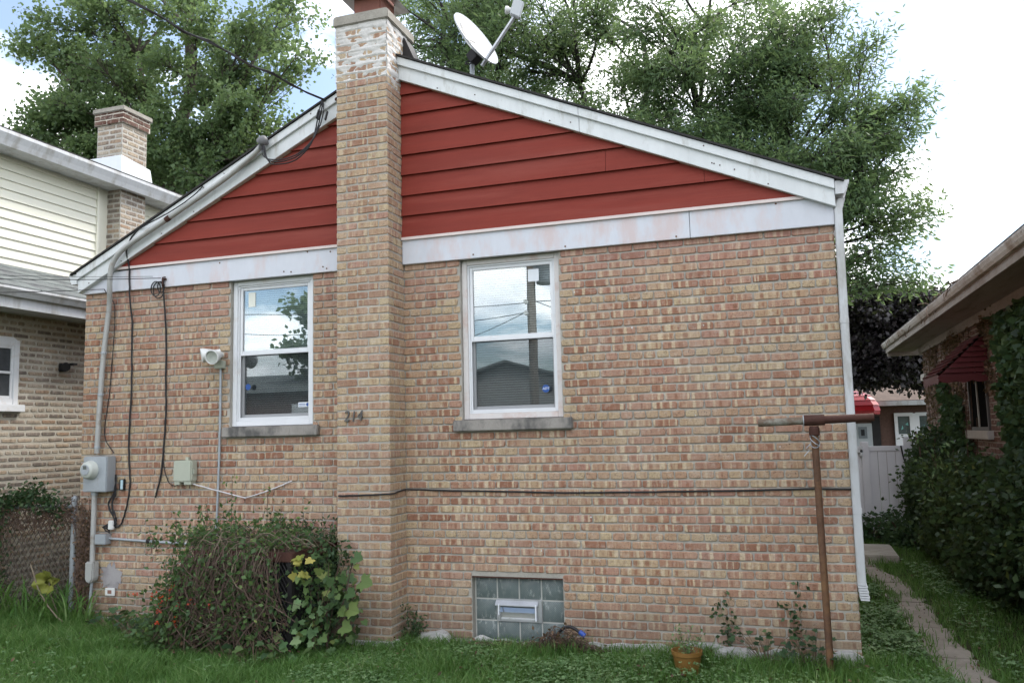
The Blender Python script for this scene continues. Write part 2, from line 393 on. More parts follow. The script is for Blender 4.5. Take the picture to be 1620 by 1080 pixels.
lf_yellow = leaf_mat('yellow_leaf', [(0, (.24, .27, .05)), (.5, (.34, .33, .08)), (1, (.50, .42, .12))], .35, .5)
lf_brown = leaf_mat('dead_leaf', [(0, (.06, .035, .024)), (1, (.20, .125, .08))], .2, .8)
lf_grass = leaf_mat('grass_blade', [(0, (.040, .115, .022)), (.45, (.095, .215, .045)), (.8, (.20, .34, .11)), (1, (.42, .42, .24))], .5, .45, patch=.3)
lf_clover = leaf_mat('clover_leaf', [(0, (.06, .13, .045)), (.5, (.14, .25, .10)), (1, (.30, .40, .20))], .35, .5, patch=.2)
lf_red = leaf_mat('red_berry', [(0, (.28, .02, .012)), (1, (.50, .06, .02))], .15, .4)

def glass_mat(name, base, tint=(.9, .95, .95)):
    m, t, out = nodes(name)
    fr = t.nodes.new('ShaderNodeFresnel'); fr.inputs[0].default_value = 1.52
    fac = mth(t, 'ADD', mth(t, 'MULTIPLY', fr.outputs[0], 2.0), base, True)
    nr = bmp(t, nse(t, pos(t), 1.3, 1), .012, .05)
    g = t.nodes.new('ShaderNodeBsdfGlossy'); g.inputs['Roughness'].default_value = .0; g.inputs[0].default_value = (.95, .98, 1, 1)
    t.links.new(nr, g.inputs['Normal'])
    tr = t.nodes.new('ShaderNodeBsdfTransparent'); tr.inputs[0].default_value = (*tint, 1)
    mx = t.nodes.new('ShaderNodeMixShader'); t.links.new(fac, mx.inputs[0]); t.links.new(tr.outputs[0], mx.inputs[1]); t.links.new(g.outputs[0], mx.inputs[2])
    t.links.new(mx.outputs[0], out.inputs[0]); MATS[name] = m; return m
glass = glass_mat('window_glass', .085)
m_, t_, o_ = nodes('insect_screen')
_d = t_.nodes.new('ShaderNodeBsdfDiffuse'); _d.inputs[0].default_value = (.035, .037, .04, 1)
_tr = t_.nodes.new('ShaderNodeBsdfTransparent'); _mx = t_.nodes.new('ShaderNodeMixShader'); _mx.inputs[0].default_value = .33
t_.links.new(_tr.outputs[0], _mx.inputs[1]); t_.links.new(_d.outputs[0], _mx.inputs[2]); t_.links.new(_mx.outputs[0], o_.inputs[0])
screenm = m_
m_, t_, o_ = nodes('glass_block_face')
_P = pos(t_)
_w = []
for ax in ((1, 0, 1), (1, 0, -1)):
    dt = t_.nodes.new('ShaderNodeVectorMath'); dt.operation = 'DOT_PRODUCT'; dt.inputs[1].default_value = ax; t_.links.new(_P, dt.inputs[0])
    _w.append(mth(t_, 'ABSOLUTE', mth(t_, 'SINE', mth(t_, 'MULTIPLY', dt.outputs['Value'], 170.0))))
_h = mth(t_, 'MAXIMUM', _w[0], _w[1])
_c = mixc(t_, nse(t_, _P, 14, 4), (.075, .10, .10), (.16, .195, .19))
_k = mth(t_, 'MULTIPLY', rmp(t_, nse(t_, pos(t_, (1, 1, .45)), 26, 6, .7), [(.53, 0.), (.66, 1.)]), rmp(t_, nse(t_, _P, 6, 3), [(.42, 0.), (.6, .55)]))
_c = mixc(t_, _k, _c, (.50, .52, .51))
pbsdf(t_, o_, _c, mth(t_, 'ADD', .1, mth(t_, 'MULTIPLY', _k, .5)), 0, bmp(t_, _h, .6, .004), .7)
gblock = m_

# ------------------------------------------------------------------ brickwork
BH, BL = 0.0708, 0.2127
def brick_shape(L, H, rng, D=.03, c=.008, b=.004, j=.0024):
    out = []
    for sx, sz in ((-1, -1), (1, -1), (1, 1), (-1, 1)):
        cu, cv = c*rng.uniform(.5, 1.8), c*rng.uniform(.5, 1.5)
        a = (sx*L/2-sx*cu, sz*H/2); bb = (sx*L/2, sz*H/2-sz*cv)
        pr = (a, bb) if sx*sz < 0 else (bb, a)
        if (sx, sz) in ((-1, -1), (1, 1)): pr = (bb, a)
        else: pr = (a, bb)
        out += [(p[0]+rng.uniform(-j, j), p[1]+rng.uniform(-j, j)) for p in pr]
    n = len(out)
    vs = [(u, D, v) for u, v in out]+[(u, b, v) for u, v in out]
    vs += [(u-b*(1 if u > 0 else -1), rng.uniform(-.0006, .0006), v-b*(1 if v > 0 else -1)) for u, v in out]
    fs = [tuple(range(2*n, 3*n))]
    for k in range(2):
        fs += [(k*n+i, k*n+(i+1) % n, (k+1)*n+(i+1) % n, (k+1)*n+i) for i in range(n)]
    return vs, fs

class Field:
    def __init__(s): s.v = []; s.f = []; s.c = []; s.uv = []
    def add(s, vs, fs, mat4, col):
        n = len(s.v)
        for p in vs:
            s.v.append(mat4 @ Vector(p)); s.c.append(col); s.uv.append((p[0], p[2]))
        s.f += [tuple(i+n for i in f) for f in fs]
    def build(s, name, mat, parent):
        return brick_mesh_obj(name, s.v, s.f, s.c, s.uv, mat, parent)
def fill_uv(me, uvs):
    ul = me.uv_layers.new(name='UVMap')
    li = np.zeros(len(me.loops), dtype=np.int32); me.loops.foreach_get('vertex_index', li)
    ul.data.foreach_set('uv', np.asarray(uvs, dtype=np.float32)[li].ravel())
def fix_normals(me):
    bm = bmesh.new(); bm.from_mesh(me); bmesh.ops.recalc_face_normals(bm, faces=bm.faces); bm.to_mesh(me); bm.free()
def brick_mesh_obj(name, v, f, c, uv, mat, parent):
    me = bpy.data.meshes.new(name); o0 = root_loc(parent)
    me.from_pydata([p-o0 for p in v], [], f)
    a = me.attributes.new('bk', 'FLOAT_COLOR', 'POINT'); a.data.foreach_set('color', np.asarray([(*q, 1) for q in c], dtype=np.float32).ravel())
    fill_uv(me, uv); me.materials.append(mat)
    o = link(name, me, parent); o['kind'] = 'stuff'; return o

VAR = {}
def variant(L, k, mat, bed=.0145):
    key = (round(L, 3), k, mat.name)
    if key not in VAR:
        vs, fs = brick_shape(L, BH-bed, random.Random(int(round(L, 3)*1000)*31+k*7))
        me = bpy.data.meshes.new('brick'); me.from_pydata(vs, [], fs)
        fill_uv(me, [(p[0], p[2]) for p in vs]); me.materials.append(mat); VAR[key] = me
    return VAR[key]

def intervals(x0, x1, z0, z1, holes):
    iv = [(x0, x1)]
    for hx0, hx1, hz0, hz1 in holes:
        if min(z1, hz1)-max(z0, hz0) > .012:
            nv = []
            for a, b in iv:
                if hx1 <= a or hx0 >= b: nv.append((a, b)); continue
                if hx0 > a: nv.append((a, hx0))
                if hx1 < b: nv.append((hx1, b))
            iv = nv
    return iv

def brick_wall(parent, O, ang, u0, u1, row0, row1, holes, mobj, matt, n_ind, hdr=7, hoff=6, phase=0.0, seed=1, zmax=None, fieldname='brickwork', bed=.0145, head=.0105):
    """lays courses on a wall; ang: direction of the wall; the n_ind bricks that show largest are pieces of their own"""
    rng = random.Random(seed)
    ca, sa = math.cos(ang), math.sin(ang)
    O = Vector(O); rot = Matrix.Rotation(ang, 4, 'Z')
    items = []
    for i in range(row0, row1):
        z0, z1 = i*BH, (i+1)*BH
        zc = (z0+z1)/2
        if zmax is not None and zc > zmax: break
        ishdr = hdr and (i % hdr == hoff)
        m = BL/2 if ishdr else BL
        ph = phase+(0 if not ishdr else BL*.25)
        if not ishdr and i % 2: ph += BL/2
        for a, b in intervals(u0, u1, z0+.002, z1-.002, holes):
            k = math.floor((a-ph)/m)
            while ph+k*m < b-1e-6:
                xa, xb = max(a, ph+k*m), min(b, ph+(k+1)*m); k += 1
                if xb-xa < .035: continue
                items.append((xa, xb, zc, ishdr or (xb-xa) < .13, abs(xb-xa-m) < .004))
    # merge leftover slivers is not needed: mortar shows there
    rank = []
    for q, (xa, xb, zc, h, std) in enumerate(items):
        c = O+Vector((ca*(xa+xb)/2, sa*(xa+xb)/2, zc))
        s = px(c)
        ok = s and -5 < s[0] < 1625 and -5 < s[1] < 1085 and std
        rank.append((-(xb-xa)/s[2]**2 if ok else 1, q))
    rank.sort()
    ind = set(q for a, q in rank[:n_ind] if a < 0)
    F = Field()
    for q, (xa, xb, zc, h, std) in enumerate(items):
        L = xb-xa-head
        bt_ = noise.noise(Vector(((xa+xb)*.45+seed, zc*.8, seed)))*.22
        col = (min(1, max(0, rng.betavariate(1.4, 1.4)+bt_)) if not h else min(.87, max(0.1, rng.gauss(.76, .12))), rng.random(), (1.0 if rng.random() < .8 else .3) if h else (0.0 if rng.random() < .88 else .6))
        u = (xa+xb)/2+rng.uniform(-.0018, .0018); zz = zc+rng.uniform(-.0016, .0016); n = rng.uniform(-.0015, .0015)
        c = O+Vector((ca*u-sa*n, sa*u+ca*n, zz))
        if q in ind:
            me = variant(L, rng.randrange(8 if not h else 5), mobj, bed)
            o = bpy.data.objects.new('brick', me); COL.objects.link(o); o.parent = parent
            o.location = c-root_loc(parent); o.rotation_euler = (rng.uniform(-.006, .006), rng.uniform(-.008, .008), ang+rng.uniform(-.006, .006))
            o.color = (*col, 1)
        else:
            vs, fs = brick_shape(L, BH-bed, rng)
            F.add(vs, fs, Matrix.Translation(c) @ rot @ Matrix.Rotation(rng.uniform(-.008, .008), 4, 'Y'), col)
    if F.v: F.build(fieldname, matt, parent)
    return items

def panel(mb, x0, x1, z0, z1, y, holes, depth=.12):
    """upright sheet facing -y with openings and their reveals"""
    xs = sorted(set([x0, x1]+[min(max(h[k], x0), x1) for h in holes for k in (0, 1)]))
    zs = sorted(set([z0, z1]+[min(max(h[k], z0), z1) for h in holes for k in (2, 3)]))
    for i in range(len(xs)-1):
        for j in range(len(zs)-1):
            cx, cz = (xs[i]+xs[i+1])/2, (zs[j]+zs[j+1])/2
            if any(h[0] < cx < h[1] and h[2] < cz < h[3] for h in holes): continue
            mb.add([(xs[i], y, zs[j]), (xs[i+1], y, zs[j]), (xs[i+1], y, zs[j+1]), (xs[i], y, zs[j+1])], [(0, 1, 2, 3)])
    for a, b, c, d in holes:
        for p, q in (((a, c), (a, d)), ((b, c), (b, d)), ((a, c), (b, c)), ((a, d), (b, d))):
            mb.add([(p[0], y, p[1]), (q[0], y, q[1]), (q[0], y+depth, q[1]), (p[0], y+depth, p[1])], [(0, 1, 2, 3)])
    return mb

# ------------------------------------------------------------------ ground
def gz(y): return 0.0 if y > 0 else min(.20, -.03*y)
xs = [-400, -60, -12, -8, -6, -4, -2, 0, 2, 4, 6, 8, 12, 60, 400]
ys = [-400, -60, -20, -6.7, -3, -1.5, 0, 2, 6, 12, 40, 100, 500]
gv = [(x, y, gz(y)) for y in ys for x in xs]
gf = [(j*len(xs)+i, j*len(xs)+i+1, (j+1)*len(xs)+i+1, (j+1)*len(xs)+i) for j in range(len(ys)-1) for i in range(len(xs)-1)]
ground = MB().add(gv, gf).build('ground', soil); tag(ground, 'dark soil of the lawn under the grass', 'ground', kind='structure')

# garden path: worn concrete slabs, each its own piece
path = bpy.data.objects.new('path', None); COL.objects.link(path); path.location = (4.4, 2, 0); tag(path, 'narrow worn concrete path along the house side', 'path', kind='structure')
yy = -3.6; pr = random.Random(5)
while yy < 6.0:
    ln = pr.uniform(.95, 1.15)
    pl = []
    def pxc(y): return 4.34+.05*math.sin(y*.9)+(-.10 if y > 3.5 else 0)*(min(y, 5)-3.5)+(.10*max(0, 1-y)*.9)
    nL = 7
    for k in range(nL): y = yy+ln*k/(nL-1); pl.append((pxc(y)-.15+pr.uniform(-.05, .04), y))
    for k in range(nL-1, -1, -1): y = yy+ln*k/(nL-1); pl.append((pxc(y)+.15+pr.uniform(-.04, .05), y))
    z = gz(yy+ln/2)
    MB().prism(pl, z-.05, z+.010+pr.uniform(0, .008), 'z').build('slab', pathm, path, bevel=.008)
    yy += ln+.02

# ------------------------------------------------------------------ the brick house
XW0, XW1 = -3.712, 3.722
house = thing('brick_house', 'tan brick house with red gable siding and a front chimney', 'house', (0, 0, 0))
WL = (-1.893, -.966, 1.947, 3.40); WR = (.553, 1.473, 1.947, 3.40); GB = (.612, 1.428, .03, .602)
HOLES = [WL, WR, GB]
wall = panel(MB(), XW0+.005, XW1-.005, -.1, 3.42, .0095, HOLES, .14)
wall.box(XW0+.004, XW0+.15, .0065, 9.5, -.1, 3.55)
wall.box(XW1-.15, XW1-.005, .0065, 9.5, -.1, 3.55)
wall.box(XW0, XW1, 9.4, 9.5, -.1, 3.55)
wallo = wall.build('wall', mortar, house)
# anchor the bond at the right-hand corner (half brick at the end of odd courses)
brick_wall(wallo, (0, 0, 0), 0, XW0, XW1, 1, 48, HOLES+[(-.5, -.02, 0, 9)], brick_obj, brick_att, 300, 7, 6, XW1 % BL, 3, zmax=3.44)
brick_wall(wallo, (XW1, 0, 0), math.pi/2, .0, 6.0, 1, 48, [], brick_obj, brick_att, 0, 7, 6, 0, 4)
brick_wall(wallo, (XW0, 0, 0), -math.pi/2, -4.0, -.0, 1, 48, [], brick_obj, brick_att, 0, 7, 6, 0, 5)
# rough foundation edge
fr_ = random.Random(3)
fm = MB(); prof = []
x = XW0
while x < XW1+.02:
    prof.append((x, .045+.07*fr_.random()+(.03 if x > 2.2 else 0))); x += .11
fm.prism([(XW0, -.1)]+prof+[(XW1+.02, .09), (XW1+.02, -.1)], -.045, .03)
fm.build('foundation', foundm, house, bevel=.01)
for x0, ln, hh in ((.12, .34, .16), (.62, .8, .05), (2.05, .28, .13), (2.62, .32, .15), (-1.02, .45, .14)):
    q = MB(); pts = []
    for k in range(9):
        a = math.pi*k/8; pts.append((x0+ln/2-math.cos(a)*ln/2, .0+hh*(math.sin(a)**.5)*fr_.uniform(.8, 1.05)))
    q.prism(pts, -.13, -.04); q.build('footing_lump', foundm, house, bevel=.012)
for xa in (-.6,):
    MB().box(-.58, .05, -.385, -.2, -.05, .095).build('chimney_footing', foundm, house, bevel=.02)

# chimney
CX0, CX1, CY0, CY1, CZ = -.522, 0.0, -.32, .215, 5.64
ch = MB().box(CX0+.006, CX1-.006, CY0+.006, CY1-.006, -.05, CZ).build('chimney', mortar, house)
NROW = int(CZ/BH)
brick_wall(ch, (0, CY0, 0), 0, CX0, CX1, 1, NROW+1, [], brick_obj, brick_chm, 0, 0, 0, CX0, 21, zmax=CZ-.03)
brick_wall(ch, (CX1, 0, 0), math.pi/2, CY0, CY1, 1, NROW+1, [(.012, 2, 0, 5.22)], brick_obj, brick_chm, 0, 0, 0, CY0+BL/2, 22, zmax=CZ-.03)
brick_wall(ch, (CX0, 0, 0), -math.pi/2, -CY1, -CY0, 1, NROW+1, [(-2, -.012, 0, 4.95)], brick_obj, brick_chm, 0, 0, 0, -CY0, 23, zmax=CZ-.03)
# lime parging smeared over the top of the stack: a rough skin the brick faces poke through
def parging(O, ang, u0, u1, z0, z1, seed, ph):
    nu, nz = int((u1-u0)/.008), int((z1-z0)/.008)
    ca, sa = math.cos(ang), math.sin(ang); vs = []; fs = []
    for j in range(nz+1):
        for i in range(nu+1):
            u = u0+(u1-u0)*i/nu; z = z0+(z1-z0)*j/nz
            row = math.floor(z/BH); fz = abs((z/BH-row)-.5)*2
            p_ = ph+(BL/2 if row % 2 else 0); fu = abs(((u-p_)/BL) % 1-.5)*2
            q = Vector((u*9+seed, z*15, 0)); nzv = noise.fractal(q, 1.0, 2.0, 4)
            q2 = noise.noise(Vector((u*2.5, z*3+seed, 4)))
            n = -.0008+.011*nzv+.004*q2+.004*max(0, (z-5.45)/.2)+.011*max(0, (fz-.62)/.38)+.007*max(0, (fu-.9)/.1)
            n += -.022*max(0, 1-(z-z0)/.10)**1.3
            n = max(-.012, min(.007, n))
            vs.append((O[0]+ca*u+sa*n, O[1]+sa*u-ca*n, z))
    for j in range(nz):
        for i in range(nu): fs.append((j*(nu+1)+i, j*(nu+1)+i+1, (j+1)*(nu+1)+i+1, (j+1)*(nu+1)+i))
    MB().add(vs, fs).build('parging', parge, ch, smooth=True)
parging((0, CY0, 0), 0, CX0-.003, CX1+.003, 5.02, CZ, 3.3, CX0)
parging((CX1, 0, 0), math.pi/2, CY0, CY1, 4.98, CZ, 8.1, CY0+BL/2)
cap = MB().prism([(CX0-.022, CZ-.005), (CX1+.024, CZ-.005), (CX1+.024, CZ+.08), (CX1+.005, CZ+.095), (CX0-.005, CZ+.095), (CX0-.022, CZ+.08)], CY0-.022, CY1+.024)
cap.build('chimney_cap', concrete, ch, bevel=.008)
claym = M('clay_flue', (.19, .075, .055), .8, var=.2, scale=10, bump=.3)
MB().box(-.40, -.12, -.20, .10, CZ+.10, CZ+.42).build('flue', claym, ch, bevel=.01)
fl = MB().add([(-.50, -.30, 5.945), (.0, -.30, 5.945), (.0, .20, 5.945), (-.50, .20, 5.945), (-.40, -.20, 5.985), (-.11, -.20, 5.985), (-.11, .10, 5.985), (-.40, .10, 5.985)], [(0, 1, 5, 4), (1, 2, 6, 5), (2, 3, 7, 6), (3, 0, 4, 7)])
fl.build('flue_collar', alu, ch)

# gable: ridge at x=-.05
RX, RZ, SR, SL = -.05, 5.384, .436, .481
def rz_(x): return RZ-SR*(x-RX) if x > RX else RZ+SL*(x-RX)
EX0, EX1 = -3.735, 3.742
# frieze boards
def frieze(xa, xb):
    MB().prism([(xa, 3.388), (xb, 3.388), (xb, min(3.628, rz_(xb)-.02)), (xa, min(3.628, rz_(xa)-.02))], -.034, .02).build('frieze_board', frz, house, bevel=.003)
frieze(-3.728, CX0-.001); frieze(CX1+.001, 2.612); frieze(2.616, 3.73)
MB().prism([(-.055, 3.612), (-.055, 3.638), (-.02, 3.645), (-.02, 3.612)], -3.55, CX0-.001, 'x').build('frieze_lip', friezelip, house)
MB().prism([(-.055, 3.612), (-.055, 3.638), (-.02, 3.645), (-.02, 3.612)], CX1+.001, 3.62, 'x').build('frieze_lip', friezelip, house)
# lap siding, every board a piece
laps = [3.636, 3.842, 4.034, 4.230, 4.425, 4.620, 4.815, 5.008, 5.21]
def lap(xa, xb, zb, zt):
    # board clipped below the rake
    def clip(z):
        l = RX-(RZ-.10-z)/SL; r = RX+(RZ-.10-z)/SR
        return max(xa, l), min(xb, r)
    zt2 = zt+.02
    a0, b0 = clip(zb); a1, b1 = clip(zt2)
    if b0-a0 < .02: return
    if b1 < a1: a1 = b1 = (a1+b1)/2
    if xb < RX: b1 = b0 = xb; a1 = min(a1, xb-.001)
    if xa > RX: a1 = a0 = xa; b1 = max(b1, xa+.001)
    y0, y1 = -.050, -.020
    MB().add([(a0, y0, zb), (b0, y0, zb), (b1, y1, zt2), (a1, y1, zt2), (a0, y0+.016, zb), (b0, y0+.016, zb), (b1, y1+.012, zt2), (a1, y1+.012, zt2)],
             [(0, 1, 2, 3), (4, 5, 6, 7), (0, 1, 5, 4), (1, 2, 6, 5), (2, 3, 7, 6), (3, 0, 4, 7)]).build('siding_board', red, house)
for i in range(len(laps)-1):
    lap(-3.7, CX0-.002, laps[i], laps[i+1])
    if i == 2: lap(CX1+.002, 1.93, laps[i], laps[i+1]); lap(1.933, 3.7, laps[i], laps[i+1])
    elif i == 1: lap(CX1+.002, 2.75, laps[i], laps[i+1]); lap(2.753, 3.7, laps[i], laps[i+1])
    else: lap(CX1+.002, 3.7, laps[i], laps[i+1])
MB().prism([(EX0, 3.4), (EX1, 3.4), (RX, RZ-.06)], -.006, .1).build('gable_sheathing', interior, house)
# rake boards and roof
def rake(xa, xb, d0, d1, y0, y1, nm, m):
    MB().prism([(xa, rz_(xa)-d0), (xb, rz_(xb)-d0), (xb, rz_(xb)-d1), (xa, rz_(xa)-d1)], y0, y1).build(nm, m, house, bevel=.003)
rake(EX0, CX0-.003, .0, .082, -.112, .0, 'rake_moulding', trim); rake(EX0, CX0-.003, .078, .217, -.086, .0, 'rake_board', trim)
for xa, xb in ((CX1+.003, 1.72), (1.723, EX1)):
    rake(xa, xb, .0, .078, -.112, .0, 'rake_moulding', trim); rake(xa, xb, .074, .213, -.086, .0, 'rake_board', trim)
# shadow gap line between moulding and board, nails
nr = random.Random(9)
for k in range(26):
    x = nr.uniform(EX0+.1, EX1-.1)
    if CX0-.03 < x < CX1+.03: continue
    d = nr.choice((.03, .15, .19)); y = -.113 if d < .08 else -.087
    MB().lathe([(.006, -.002), (.006, .003), (.002, .004)], (x, y, rz_(x)-d), (0, -1, 0), 6).build('nail', rustdark, house)
for x, z in ((-2.0, 3.58), (-.83, 3.44), (-1.0, 3.60), (-1.18, 3.42), (-.75, 3.58), (.7, 3.42), (1.55, 3.415), (2.5, 3.41), (3.3, 3.6), (-.79, 3.42), (-1.26, 3.43)):
    MB().lathe([(.008, -.002), (.008, .003), (.003, .005)], (x, -.0345, z), (0, -1, 0), 6).build('nail', rust, house)
for sgn in (1, -1):
    if sgn > 0: pl = [(RX, RZ+.004), (EX1+.07, rz_(EX1+.07)+.004), (EX1+.07, rz_(EX1+.07)+.022), (RX, RZ+.022)]
    else: pl = [(RX, RZ+.004), (EX0-.07, rz_(EX0-.07)+.004), (EX0-.07, rz_(EX0-.07)+.022), (RX, RZ+.022)]
    if sgn > 0:   # roof slope, notched round the stack
        MB().prism([(CX1+.002, rz_(CX1)+.004)]+pl[1:3]+[(CX1+.002, rz_(CX1)+.022)], -.130, .2, 'y').build('roof_edge', shingle, house)
    else:
        MB().prism([(CX0-.002, rz_(CX0)+.004)]+pl[1:3]+[(CX0-.002, rz_(CX0)+.022)], -.130, .2, 'y').build('roof_edge', shingle, house)
    MB().prism(pl, .2, 9.8, 'y').build('roof', shingle, house)
MB().prism([(.003, rz_(0)+.03), (.14, rz_(.14)+.03), (.02, rz_(0)+.24), (.003, rz_(0)+.24)], .02, .21).build('chimney_flashing', darkmetal, house)
for sx, ex in ((1, EX1), (-1, EX0)):   # boxed eaves
    MB().box(min(ex, ex-sx*.03), max(ex, ex-sx*.03), 0, 9.7, rz_(ex)-.20, rz_(ex)-.01).build('fascia', trim, house)
    # K-profile gutter along each eave
    z = rz_(ex)-.015; x0 = ex+sx*.003
    g = MB()
    outer = [(0, 0), (0, -.105), (.062, -.105), (.085, -.07), (.082, -.05), (.105, -.015), (.105, 0)]
    inn = [(.099, 0), (.099, -.015), (.078, -.046), (.08, -.07), (.058, -.1), (.005, -.1), (.005, 0)]
    g.prism([(x0+sx*a, z+b) for a, b in outer+inn], -.10, 9.7, 'y')
    g.prism([(x0+sx*a, z+b) for a, b in outer], -.103, -.0995, 'y')
    g.build('gutter', guttw if sx > 0 else trim, house)
# downspout at the right corner
ds = MB()
def rect_pipe(mb, pts, wx, wy):
    n = len(pts); vs = []
    for p in pts: vs += [(p[0]-wx, p[1]-wy, p[2]), (p[0]+wx, p[1]-wy, p[2]), (p[0]+wx, p[1]+wy, p[2]), (p[0]-wx, p[1]+wy, p[2])]
    fs = [(0, 1, 2, 3), (4*n-4, 4*n-3, 4*n-2, 4*n-1)]
    for i in range(n-1): fs += [(4*i+k, 4*i+(k+1) % 4, 4*i+4+(k+1) % 4, 4*i+4+k) for k in range(4)]
    return mb.add(vs, fs)
rect_pipe(ds, [(3.790, .0, 3.59), (3.762, -.01, 3.50), (3.752, -.012, 2.62), (3.748, -.012, .70), (3.749, -.014, .64)], .030, .042)
ds.build('downspout', guttw, house, bevel=.006)
for z in (2.60, 1.15): rect_pipe(MB(), [(3.751, -.012, z), (3.751, -.012, z+.05)], .0325, .0445).build('downspout_sleeve', guttw, house, bevel=.004)
el = MB()
for k in range(7):
    a = k*.14; rect_pipe(el, [(3.749+.002*k, -.014-.003*k, .645-.018*k), (3.750+.002*k, -.016-.003*k, .632-.018*k)], .031+.003*(k % 2), .043+.003*(k % 2))
el.build('downspout_elbow', guttw, house)

# ------------------------------------------------------------------ windows
def ringf(mb, x0, x1, z0, z1, y0, y1, wl, wr, wb, wt):
    mb.box(x0, x0+wl, y0, y1, z0, z1); mb.box(x1-wr, x1, y0, y1, z0, z1)
    mb.box(x0+wl, x1-wr, y0+.0008, y1, z0, z0+wb); mb.box(x0+wl, x1-wr, y0+.0008, y1, z1-wt, z1); return mb
def text_mesh(body, size, name, mat, parent, M4, extrude=0.0, shear=0.0):
    c = bpy.data.curves.new('txt', 'FONT'); c.body = body; c.size = size; c.extrude = extrude; c.shear = shear
    c.align_x = 'CENTER'; c.align_y = 'CENTER'
    o = bpy.data.objects.new('txt', c); COL.objects.link(o)
    me = bpy.data.meshes.new_from_object(o.evaluated_get(bpy.context.evaluated_depsgraph_get()))
    bpy.data.objects.remove(o); bpy.data.curves.remove(c)
    me.transform(M4); me.transform(Matrix.Translation(-root_loc(parent)))
    me.materials.clear(); me.materials.append(mat); me.name = name
    return link(name, me, parent)
FACE = Matrix.Rotation(math.pi/2, 4, 'X')      # text in xz plane facing -y
def window(op, label, tint_cas):
    x0, x1, z0, z1 = op
    W = MB(); zt = 3.392
    ringf(W, x0+.002, x1-.002, z0+.004, zt, .045, .16, .048, .048, .05, .05)
    win = W.build('window', tint_cas, house, bevel=.004); win['label'] = label
    f = MB(); ringf(f, x0+.050, x1-.050, z0+.055, zt-.05, .058, .15, .016, .016, .016, .016); f.build('frame', white, win, bevel=.003)
    xa, xb, za, zb = x0+.067, x1-.067, z0+.072, zt-.067
    zm = 2.675
    u = MB(); ringf(u, xa, xb, zm-.018, zb, .070, .098, .030, .030, .036, .030); u.build('upper_sash', white, win, bevel=.003)
    l = MB(); ringf(l, xa, xb, za, zm+.016, .100, .128, .032, .032, .045, .03); l.build('lower_sash', white, win, bevel=.003)
    MB().box(xa+.028, xb-.028, .083, .088, zm+.015, zb-.028).build('pane', glass, win)
    MB().box(xa+.030, xb-.030, .112, .117, za+.043, zm-.012).build('pane', glass, win)
    s = MB(); ringf(s, xa, xb, za, zm-.018, .062, .074, .014, .014, .016, .012); s.build('screen_frame', white, win, bevel=.002)
    MB().add([(xa+.012, .068, za+.012), (xb-.012, .068, za+.012), (xb-.012, .068, zm-.026), (xa+.012, .068, zm-.026)], [(0, 1, 2, 3)]).build('insect_screen', screenm, win)
    b = MB(); z = za+.02
    while z < zb-.02:
        b.add([(xa+.01, .160, z), (xb-.01, .160, z), (xb-.01, .173, z+.0185), (xa+.01, .173, z+.0185), (xa+.01, .1605, z-.0012), (xb-.01, .1605, z-.0012)], [(0, 1, 2, 3), (0, 1, 5, 4)])
        z += .0215
    for xx in (xa+.13, xb-.13): b.box(xx-.0012, xx+.0012, .157, .159, za+.01, zb)
    bo = b.build('blind', slatm, win); bo['kind'] = 'stuff'
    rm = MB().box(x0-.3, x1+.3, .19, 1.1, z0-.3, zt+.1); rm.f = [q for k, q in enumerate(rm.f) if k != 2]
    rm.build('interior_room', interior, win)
    sill = MB().prism([(-.052, z0-.098), (.16, z0-.098), (.16, z0+.004), (-.048, z0-.002)], x0-.052 if x0 < 0 else x0-.072, x1+.083 if x0 < 0 else x1+.09, 'x')
    sill.build('window_sill', stone, house, bevel=.007)
    ck = MB(); cr_ = random.Random(4)
    return win, (xa, xb, za, zb, zm)
wl, gl = window(WL, 'white double hung window left of the chimney', white)
wr, gr = window(WR, 'white double hung window right of the chimney', casing)
# stickers on the glass
def disc(x, z, y, r, nm, m, par, n=20):
    MB().prism([(x+r*math.cos(2*math.pi*k/n), z+r*math.sin(2*math.pi*k/n)) for k in range(n)], y, y+.0008).build(nm, m, par)
MB().box(gl[0]+.085, gl[0]+.165, .0815, .0825, 3.13, 3.275).build('paper_slip', paper, wl)
MB().box(gr[1]-.235, gr[1]-.135, .0815, .0825, 3.155, 3.265).build('paper_slip', lettw, wr)
disc(gr[1]-.095, 2.20, .0655, .034, 'security_sticker', blue, wr)
text_mesh('ADT', .030, 'sticker_lettering', lettw, wr, Matrix.Translation((gr[1]-.095, .0645, 2.20)) @ FACE, .0004, .2)
disc(gl[0]+.10, 2.335, .0655, .030, 'security_sticker', blue, wl)
MB().box(gl[1]-.125, gl[1]-.015, .0650, .0658, 2.12, 2.165).build('paper_slip', lettw, wl)
disc(gl[1]-.022, 2.142, .0642, .018, 'security_sticker', blue, wl, 8)
for k in range(2): MB().box(gl[1]-.117, gl[1]-.045, .0640, .0646, 2.131+.015*k, 2.1365+.015*k).build('sticker_lettering', blue, wl)

